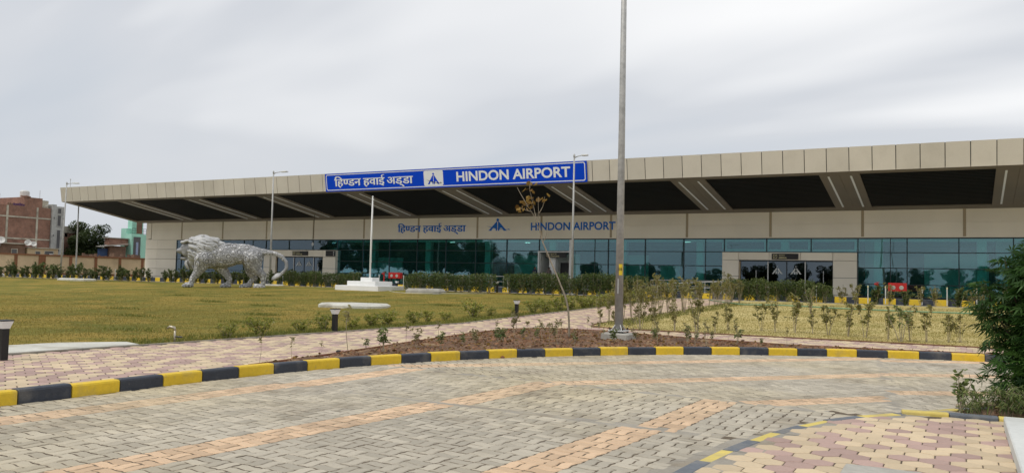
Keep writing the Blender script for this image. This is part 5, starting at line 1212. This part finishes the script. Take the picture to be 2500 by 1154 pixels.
brs = [[(-9.57,2.56),(-9.66,2.85),(-9.78,3.15),(-9.98,3.45),(-10.2,3.6)], [(-9.57,2.56),(-9.64,2.9),(-9.70,3.3),(-9.72,3.75)], [(-9.72,2.98),(-9.80,3.3),(-9.88,3.6),(-9.98,3.95)], [(-9.56,2.56),(-9.47,2.72),(-9.45,2.95)], [(-9.70,3.3),(-9.58,3.5),(-9.53,3.75)], [(-9.9,3.36),(-10.12,3.42),(-10.3,3.5)], [(-9.98,3.95),(-9.96,4.2)], [(-9.98,3.45),(-10.25,3.85),(-10.35,4.02)]]
for br in brs:
    c_ = curve([TY(*p) for p in br], 4); MB().tube(c_, list(np.linspace(.013,.004,len(c_))), 5).obj('branch', M['bark'], SAP, smooth=True)
lg = np.random.default_rng(9)
for (x, z, n) in [(-10.28,3.52,6),(-10.15,3.62,6),(-9.97,3.72,7),(-9.86,3.6,7),(-9.95,3.95,5),(-9.54,3.72,5),(-9.93,4.22,3),(-10.05,3.5,4)]:
    for _ in range(n):
        c = np.array([[TY(x,z)[0]+lg.normal(0,.05), lg.normal(0,.06), TY(x,z)[2]+lg.normal(0,.05)]]); b = MB(); d = Vector((lg.normal(0,.7), lg.normal(0,.7), lg.normal(-.5,.5))).normalized(); s = d.cross(Vector((lg.normal(),lg.normal(),lg.normal()))).normalized(); nn = d.cross(s); L = lg.uniform(.10,.19); p = Vector(c[0])
        out = [(0,0),(.18,.30),(.34,.26),(.5,.42),(.68,.24),(1,0)]
        vs = [p+d*L*u+s*L*v+nn*L*.12*abs(v) for u, v in out]+[p+d*L*u-s*L*v+nn*L*.12*abs(v) for u, v in out[1:-1]]
        b.add(vs, [(0,1,2,3,4,5),(0,5,9,8,7,6)], 0, float(lg.uniform(.2,1))).obj('leaf', M['ldead'], SAP)

# bushy plant with fingered leaves at the planter
def fingered_leaf_arrays(C, D, S, g):
    V, F, base = [], [], 0; T_ = []
    for c, d, s in zip(C, D, S):
        d = d/np.linalg.norm(d); a = np.cross(d, g.normal(size=3)*.35+np.array([0, 0, 1.])); a /= max(np.linalg.norm(a), 1e-6); nrm = np.cross(a, d); tn = float(np.clip(g.normal(.4, .25), 0, 1))
        for k, ang in enumerate((-1.9, -1.25, -.62, 0, .62, 1.25, 1.9)):
            L = s*(1-.42*abs(k-3)/3); u = math.cos(ang)*d+math.sin(ang)*a; w = math.cos(ang)*a-math.sin(ang)*d; W = L*.085
            V += [c, c+u*L*.42+w*W-nrm*L*.01, c+u*L-np.array([0, 0, L*.22]), c+u*L*.42-w*W-nrm*L*.01]; F.append((base, base+1, base+2, base+3)); T_.append(tn); base += 4
    return np.array(V), np.array(F), np.array(T_)
g = np.random.default_rng(21); HB = thing('leafy_bush', 'tall dark green bush with fingered leaves growing in the inner planter', 'bush', (1.0, 12.3, .085)); sb = MB(); C, D, S = [], [], []
for k in range(24):
    a = g.uniform(0, 6.28); q = .15+.85*g.uniform(); rad = .98*q; h = 2.12-.80*q*q+g.normal(0, .06)
    p = [Vector((.06*math.cos(a), .06*math.sin(a), -.02)), Vector((rad*.35*math.cos(a), rad*.35*math.sin(a), h*.35)), Vector((rad*.75*math.cos(a), rad*.75*math.sin(a), h*.7)), Vector((rad*math.cos(a), rad*math.sin(a), h))]
    cc = curve(p, 4); sb.tube(cc, list(np.linspace(.016,.004,len(cc))), 5)
    for j in range(len(cc)*13):
        t = g.uniform(.04, 1)**.9*(len(cc)-1); i = min(int(t), len(cc)-2); q0 = cc[i].lerp(cc[i+1], t-i); b_ = Vector((g.normal(), g.normal(), g.normal(.1, .5))).normalized()*g.uniform(.02, .34)*(1.15-.75*t/len(cc))
        e = q0+b_
        if e.z < .12: continue
        C.append(np.array(e)); D.append(np.array(b_.normalized())*1.0+np.array([0, 0, -.25])); S.append(g.uniform(.12, .21)*(1.1-.3*t/len(cc)))
for _ in range(420):
    a = g.uniform(0, 6.28); r_ = g.uniform(.15, .85); C.append(np.array([r_*math.cos(a), r_*math.sin(a), g.uniform(.12, .75)])); D.append(np.array([math.cos(a), math.sin(a), g.normal(.1, .4)])+g.normal(0, .4, 3)); S.append(g.uniform(.12, .2))
Vh, Fh, Th = fingered_leaf_arrays(C, D, S, g)
sb.obj('stem', M['barkd'], HB); link('foliage', np_mesh('foliage', Vh, Fh, M['lcan'], tone=Th), HB)
k = shrub_meshes(250, .62, .30, .28, 4, 60, .10, .055, M['lseed'], M['bark2'], .1, r=.008); plant('broadleaf_plant', 'small upright plant with broad glossy leaves beside the fingered bush', 'plant', (-.02, 11.62, .085), 0, None, k[0], k[1], .95)
k = shrub_meshes(251, .42, .62, .5, 9, 260, .13, .022, M['lseed'], M['bark2'], .25, droop=.7, r=.005)
for i, (x, y, s) in enumerate([(.24,11.42,.8),(.5,11.5,.9),(.74,11.4,.8),(.10,11.32,.55),(1.1,11.5,.9)]):
    plant('drooping_plant', 'small plant with drooping narrow leaves at the foot of the fingered bush', 'plant', (x, y, .085), i*1.3, 'drooping plants at the foot of the fingered bush', k[0], k[1], s)

# trees
def tree_meshes(seed, h, w, nl, leaf, trunk=.2):
    g = np.random.default_rng(seed); b = MB(); cl = []
    b.tube([(0,0,-.3),(g.normal(0,.1),g.normal(0,.1),h*.25),(g.normal(0,.2),g.normal(0,.2),h*.5),(0,0,h*.8)], [trunk,trunk*.8,trunk*.5,trunk*.15], 8)
    for k in range(26):
        z0 = h*g.uniform(.18, .6); a = g.uniform(0, 6.28); zt = h*g.uniform(.35, .97); rr = w/2*g.uniform(.35, 1)*math.sqrt(max(.08, 1-((zt/h-.55)/.5)**2)); e = Vector((rr*math.cos(a), rr*math.sin(a), zt))
        b.tube([(0,0,z0), Vector((0,0,z0)).lerp(e,.5)+Vector((0,0,.15)), e], [trunk*.35,trunk*.22,.02], 5); cl.append((e, w*g.uniform(.10,.19)))
        cl.append((Vector((0,0,z0)).lerp(e,.6), w*g.uniform(.08,.15)))
    C, D, T_ = [], [], []
    per = nl//len(cl)
    for c, r in cl:
        v = g.normal(size=(per,3)); v /= np.linalg.norm(v,axis=1,keepdims=True); rad = r*g.uniform(.35,1,per)**.5
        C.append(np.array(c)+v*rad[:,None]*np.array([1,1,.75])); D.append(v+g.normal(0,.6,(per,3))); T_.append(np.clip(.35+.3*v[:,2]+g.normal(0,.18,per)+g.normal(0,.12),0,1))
    C = np.vstack(C); D = np.vstack(D); n = len(C); V, F = leaf_arrays(C, D, g.uniform(.7,1.2,n)*leaf, g.uniform(.4,.6,n)*leaf, g, .1)
    return b.mesh('trunk', M['barkd']), np_mesh('crown', V, F, M['ltree'], tone=np.concatenate(T_))
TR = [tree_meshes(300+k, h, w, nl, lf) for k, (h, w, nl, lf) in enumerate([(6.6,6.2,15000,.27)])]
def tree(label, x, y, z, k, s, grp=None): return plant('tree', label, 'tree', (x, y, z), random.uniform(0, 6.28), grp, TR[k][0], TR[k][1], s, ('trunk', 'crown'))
tree('round dark green tree rising behind the boundary wall', -117.5, 80.8, 1.0, 0, 1.12)
MIR = [(x, -46+6*math.sin(x*.7), 0, .62+.2*abs(math.sin(x*1.9))) for x in np.arange(-74, 26, 5.2)]+[(-84,-22,0,1.35),(-88,-26,0,1.5),(-92,-20,0,1.55),(-96,-25,0,1.7),(-100,-22,0,1.6),(-104,-27,0,1.75),(-109,-23,0,1.6),(-114,-26,0,1.7),(-120,-22,0,1.5),(-80,-34,0,1.1)]
for i, (x, y, k, s) in enumerate(MIR):
    tree('tree of the park edge that only shows mirrored in the terminal glass', float(x), float(y), -.05, k, float(s), 'trees mirrored in the terminal glass')
for i, (x, y) in enumerate([(-9, -22), (-36, -30), (10, -26)]): lamp_post('lamp post of the approach road that only shows mirrored in the terminal glass', (x, y, -.05), 9, 1.4, group='lamp posts mirrored in the terminal glass')
# ------------------------------------------------------------------ boundary wall and the houses behind it
WX = -100.; wz = .55
BW = thing('boundary_wall', 'cream boundary wall with brown pillars and coping behind the hedge', 'wall', (WX, 60, wz))
def wpart(b, n, m): o = b.obj(n, m, BW); o.location = (-WX, -60, -wz); return o
wy = [45.5,49.0,52.5,56.0,59.5,62.75,66.5,70.0,73.55,77.05,80.5,84]
for i, y in enumerate(wy):
    w = .42 if abs(y-62.75) < .1 else .17
    wpart(MB().box(WX-.15, y-w, wz, WX+.2, y+w, 3.12), 'pillar', M['wallc'])
for y0, y1 in zip(wy, wy[1:]):
    wpart(MB().box(WX-.1, y0+.1, wz, WX+.1, y1-.1, 3.12, 0, random.random()), 'wall_bay', M['wallb'])
    wpart(MB().box(WX-.06, y0+.1, wz, WX+.14, y1-.1, 1.0), 'wall_base', M['wallc'])
wpart(MB().box(WX-.2, wy[0], 3.12, WX+.26, wy[-1], 3.28), 'coping', M['wallc'])
def house(name, label, x, y, z=.5): 
    h = thing(name, label, 'house', (x, y, z)); 
    def part(b, n, m, parent=None):
        o = b.obj(n, m, parent or h); o.location = (-x, -y, -z) if parent is None else (0, 0, 0); return o
    return h, part
def opening(part, x, y0, y1, z0, z1, m=M['interd'], fr=M['plast'], name='window', face='x'):
    f = MB()
    if face == 'x':
        w = part(MB().box(x-.25, y0, z0, x+.012, y1, z1), name, m)
        f.box(x-.05, y0-.08, z0-.08, x+.055, y0, z1+.08).box(x-.05, y1, z0-.08, x+.05, y1+.08, z1+.08).box(x-.05, y0, z1, x+.05, y1, z1+.08).box(x-.05, y0, z0-.08, x+.08, y1, z0)
    part(f, 'frame', fr, w); return w
# tall unplastered brick house
h, part = house('brick_house', 'tall bare red brick house with concrete bands and a rooftop tank', -115, 70)
part(MB().box(-128, 60, .5, -115, 73.2, 10.15), 'wall', M['brick']); part(MB().box(-122, 69.35, 10.15, -115.03, 71.9, 11.45), 'stair_tower', M['brick']); part(MB().box(-122, 71.9, 10.15, -115.2, 72.9, 11.2), 'stair_tower_side', M['plast'])
for z in (8.6, 5.6): part(MB().box(-115.0, 60, z-.10, -114.93, 73.2, z+.10), 'floor_band', M['plast'])
for y in (67.0, 71.2): part(MB().box(-115.0, y-.14, .5, -114.94, y+.14, 10.1), 'column_band', M['plast'])
tk = part(MB().lathe([(.62,0),(.62,.9),(.5,1.05),(.2,1.12)], 14, (-117.2, 70.6, 11.45)), 'water_tank', M['dish'])
for k in range(9): part(MB().box(-115.1, 67.0+k*.27, 10.15, -115.0, 67.18+k*.27, 10.15+random.uniform(.15,.42)), 'laundry', M['purple'] if k > 2 else M['brick2'])
for k in range(6): part(MB().box(-115.2, 68.8+k*.22, 11.42, -114.9, 69.0+k*.22, 11.5+random.uniform(.02,.16)), 'loose_brick', M['brick'])
part(MB().tube([(-115.1,71.5,10.2),(-115.1,71.5,12.6)], .03, 5), 'mast', M['steel'])
part(MB().tube([(-115.1,65.9,10.2),(-115.1,65.95,11.6)], .03, 5), 'mast', M['steel'])
# grey tiled narrow front of the same block
h, part = house('tiled_house', 'narrow grey tiled house front with slit windows joined to the brick house', -114.8, 74)
part(MB().box(-124, 73.25, .5, -114.75, 75.2, 10.5), 'wall', M['greyt']); part(MB().box(-124, 73.3, 10.5, -114.8, 73.9, 10.75), 'parapet', M['greyt'])
for z0, z1 in ((4.0,7.1),(7.7,9.2),(9.5,10.2)): opening(part, -114.75, 74.05, 74.55, z0, z1, fr=M['greyt'])
for y, z in ((73.55,6.3),(74.95,6.3),(73.55,8.8),(74.95,8.8)): part(MB().box(-114.75, y-.05, z-.14, -114.70, y+.05, z+.14), 'niche', M['interd'])
def dish(label, x, y, z, s=.5):
    d = thing('satellite_dish', label, 'satellite dish', (x, y, z), 0, None); b = MB().lathe([(.03,0),(s*.5,.05),(s*.85,.14),(s,.22),(s*.97,.24),(s*.8,.18),(s*.45,.09),(.02,.05)], 14); b.obj('reflector', M['dish'], d, (0,0,.2), (0, R(62), R(-25)), True)
    MB().tube([(0,0,-.5),(0,0,.2)], .03, 5).obj('mount', M['steel'], d); MB().tube([(.05,0,.1),(.55,-.2,.45)], .015, 4).obj('feed_arm', M['steel'], d)
dish('white satellite dish on top of the brick house beside the tiled front', -115.6, 72.5, 10.5, .55)
dish('white satellite dish low on the plastered hut roof', -110.9, 67.6, 4.65, .45); dish('second smaller white dish on the plastered hut roof', -110.9, 68.35, 4.55, .40); dish('large tilted dish on the small brick hut', -110.8, 63.9, 4.85, .52)
# small huts just behind the wall
h, part = house('brick_hut', 'low dark brick hut with a flat roof below the tall brick house', -111, 65); part(MB().box(-114, 62.2, .5, -111, 67.3, 4.7), 'wall', M['brick2']); part(MB().box(-114.2, 62.0, 4.7, -110.8, 67.5, 4.85), 'roof', M['plast']); opening(part, -111, 65.5, 66.2, 3.1, 4.0)
h, part = house('plaster_hut', 'low cream plastered hut with a dark doorway below the tall brick house', -110.9, 70); part(MB().box(-114, 67.6, .5, -110.9, 71.9, 4.25), 'wall', M['wallb']); part(MB().box(-114.2, 67.5, 4.25, -110.7, 72.0, 4.36), 'roof', M['plast']); opening(part, -110.9, 70.0, 71.2, 2.6, 3.9, name='door'); opening(part, -110.9, 68.7, 69.3, 3.3, 3.8); part(MB().box(-110.85, 70.6, 2.7, -110.8, 71.1, 3.6), 'cloth', M['dish'])
h, part = house('pole_hut', 'weathered grey plaster pillar house at the end of the brick wall', -110.8, 61); part(MB().box(-113, 59.5, .5, -110.8, 62.0, 5.9), 'wall', M['plast']); part(MB().box(-113.2, 59.3, 5.9, -110.6, 62.2, 6.05), 'roof', M['plast']); opening(part, -110.8, 60.0, 60.8, 3.6, 5.0)
h, part = house('ruined_house', 'half-built brick house with a broken wall beside the tiled front', -119.5, 78.3); part(MB().box(-124, 76.9, .5, -119.5, 78.3, 6.4), 'wall', M['brick2']); part(MB().box(-124, 78.3, .5, -119.5, 81.5, 7.0), 'wall', M['brick']); part(MB().box(-124, 78.2, 7.0, -119.4, 81.6, 7.9), 'parapet', M['plast']); part(MB().box(-124, 76.95, 7.6, -119.6, 79.0, 8.0), 'roof', M['plast']); part(MB().box(-119.9, 78.4, 6.4, -119.5, 78.8, 7.6), 'column', M['plast']); opening(part, -119.5, 79.2, 80.2, 3.0, 5.4, name='door')
h, part = house('turquoise_house', 'bright turquoise plastered house with a tall dark doorway and roof railing', -112, 84.5); part(MB().box(-114.5, 84.3, .5, -112, 89, 7.15), 'wall', M['turq']); part(MB().box(-114.5, 84.3, 7.15, -113.3, 85.2, 8.0), 'parapet', M['turq']); part(MB().box(-114.2, 85.2, 7.15, -113.2, 87.2, 9.9), 'roof_room', M['turq'])
d_ = opening(part, -112, 84.6, 85.9, 3.1, 6.7, fr=M['turq'], name='door'); part(MB().prism([(-111.96,85.1),(-111.90,85.3),(-111.96,85.5)], 3.3, 5.9), 'curtain', M['clothb'])
rl = MB(); 
for z in (7.3,7.65,8.0): part(MB().tube([(-112.05,84.4,z),(-112.05,88.9,z)], .03, 5), 'roof_rail', M['dark'])
for k in range(9): part(MB().tube([(-112.05,84.4+k*.5,7.15),(-112.05,84.4+k*.5,8.0)], .022, 5), 'roof_rail_post', M['dark'])
part(MB().box(-112.02, 85.1, 7.2, -111.96, 86.1, 9.3), 'hanging_carpet', M['brick2'])
h, part = house('brick_shed', 'small brown brick shed with a sagging tin roof beside the turquoise house', -112, 80.6); part(MB().box(-113.2, 80.6, .5, -112.0, 83.4, 5.15), 'wall', M['brick2']); part(MB().box(-113.6, 80.9, 5.3, -112.6, 84.2, 6.3), 'upper_wall', M['brick']); part(MB().prism([(-113.2,79.2),(-111.4,78.6),(-111.4,83.6),(-113.2,83.6)], lambda x,y: 4.8+.12*(y-78), lambda x,y: 4.9+.12*(y-78)), 'tin_roof', M['tin']); part(MB().box(-113.7, 80.6, 6.3, -112.4, 84.2, 6.42), 'roof_sheet', M['tin']); part(MB().box(-113, 79.4, .5, -112.3, 80.55, 4.7), 'tarpaulin', mat('tarp_blue', (.03,.06,.14), .7))
rb = MB(); rr = random.Random(4)
for k in range(60):
    x, y, s = rr.uniform(-111,-102), rr.uniform(74,81), rr.uniform(.1,.35); rb.box(x-s, y-s, 2.2, x+s, y+s*.7, 3.0+rr.uniform(.1,.9))
stuff(tag(rb.obj('rubble', M['brick2']), 'heap of broken brick rubble behind the boundary wall', 'rubble'))
for (x, y, h_) in ((-98.6,58.2,1.9),(-98.8,66.2,1.5)):
    k = shrub_meshes(int(-x*10), h_, 1.2, 1.2, 6, 150, .14, .06, M['lgreen'], M['bark2'], .45, r=.02); plant('wall_shrub', 'loose tall shrub against the boundary wall', 'shrub', (x, y, .7), 0, 'shrubs against the boundary wall', k[0], k[1])
far = struct(MB().box(-240, 110, .3, -118, 150, 2.6).obj('far_bank', M['field']))

# ------------------------------------------------------------------ two people at the staff gate
def person(label, loc, rot, shirt, arm_l, arm_r, hgt=1.70):
    p = thing('person', label, 'person', loc, rot); s = hgt/1.72
    body = MB(); sh = MB(); tr_ = MB()
    legs = [[(sx*.095,0,.93,.095),(sx*.10,.0,.50,.062),(sx*.10,.02,.10,.042)] for sx in (-1,1)]
    for l in legs: chain(body, l, 7, 8, 6); chain(tr_, [(x,y,z,r+.018) for x,y,z,r in l], 7, 8, 6)
    for sx in (-1,1): body.ball((sx*.10,-.06,.04), (.045,.13,.045), 8, 6)
    torso = [(0,0,.96,.145),(0,0,1.15,.135),(0,.0,1.32,.15),(0,0,1.42,.13)]
    for q, gg in ((body, 0), (sh, .016)):
        for x in (-.055,.055): chain(q, [(a+x,b_,c,r*.82+gg) for a,b_,c,r in torso], 6, 9, 7)
        for x in (-.17,.17): q.ball((x,0,1.42), .062+gg, 8, 6)
    tr_.ball((0,0,.95), (.165,.125,.10), 10, 8)
    for sx, arm in ((-1,arm_l),(1,arm_r)):
        sp, el, wr = (sx*.19,0,1.42,.052), arm[0], arm[1]
        chain(body, [sp,(*el,.042),(*wr,.030)], 8, 8, 6); chain(sh, [(sp[0],sp[1],sp[2],.066),(*el,.056)], 8, 8, 6)
        d = (Vector(wr)-Vector(el)).normalized(); pm = Vector(wr)+d*.06; body.ball(pm, (.042,.03,.045), 8, 6)
        side = d.cross(Vector((0,1,.2))).normalized(); fw = side.cross(d).normalized()
        for k in range(4):
            f0 = pm+d*.03+side*(.012+.0)*0+fw*0+side*((k-1.5)*.02); f1 = f0+d*(.045-.006*abs(k-1.3))+fw*.012; f2 = f1+d*.02+fw*.03
            chain(body, [(*f0,.010),(*f1,.009),(*f2,.008)], 3, 6, 5)
        t0 = pm-side*.035*sx; t1 = t0-side*.03*sx+d*.035; chain(body, [(*t0,.011),(*t1,.009)], 3, 6, 5)
    chain(body, [(0,0,1.42,.06),(0,-.01,1.53,.055)], 4, 8, 6)
    body.ball((0,-.015,1.615), (.078,.098,.108), 14, 10); body.ball((0,-.115,1.60), (.014,.022,.02), 6, 5)
    for sx in (-1,1): body.ball((sx*.08,0,1.605), (.012,.022,.03), 6, 5)
    bm_ = remeshed(body, .013, 3, .5); bm_.materials.append(M['skin']); link('body', bm_, p, scale=s)
    sm_ = remeshed(sh, .016, 3, .5); sm_.materials.append(shirt); link('shirt', sm_, p, scale=s)
    tm_ = remeshed(tr_, .016, 3, .5); tm_.materials.append(M['cloth3']); link('trousers', tm_, p, scale=s)
    hb = MB().ball((0,.012,1.645), (.086,.100,.092), 14, 10); hm = remeshed(hb, .014, 2, .5); hm.materials.append(M['hair'])
    bm2 = bmesh.new(); bm2.from_mesh(hm); bmesh.ops.delete(bm2, geom=[v for v in bm2.verts if v.co.y < -.055 and v.co.z < 1.67 or v.co.z < 1.585], context='VERTS'); bm2.to_mesh(hm); bm2.free(); link('hair', hm, p, scale=s)
    for sx in (-1,1): link('eye', MB().ball((sx*.032,-.104,1.625), (.012,.006,.007), 6, 5).mesh('eye', M['black']), p, scale=s)
person('person in a dark blue shirt standing outside the staff gate', (-29.75, 58.9, .872), R(75), M['cloth1'], ((-.24,.02,1.14),(-.20,-.12,.92)), ((.25,.0,1.14),(.22,-.14,.98)))
person('person in a grey-brown shirt standing in the staff gate doorway', (-28.75, 59.4, .872), R(250), M['cloth2'], ((-.24,.02,1.14),(-.24,-.04,.90)), ((.24,.02,1.14),(.24,-.04,.90)))
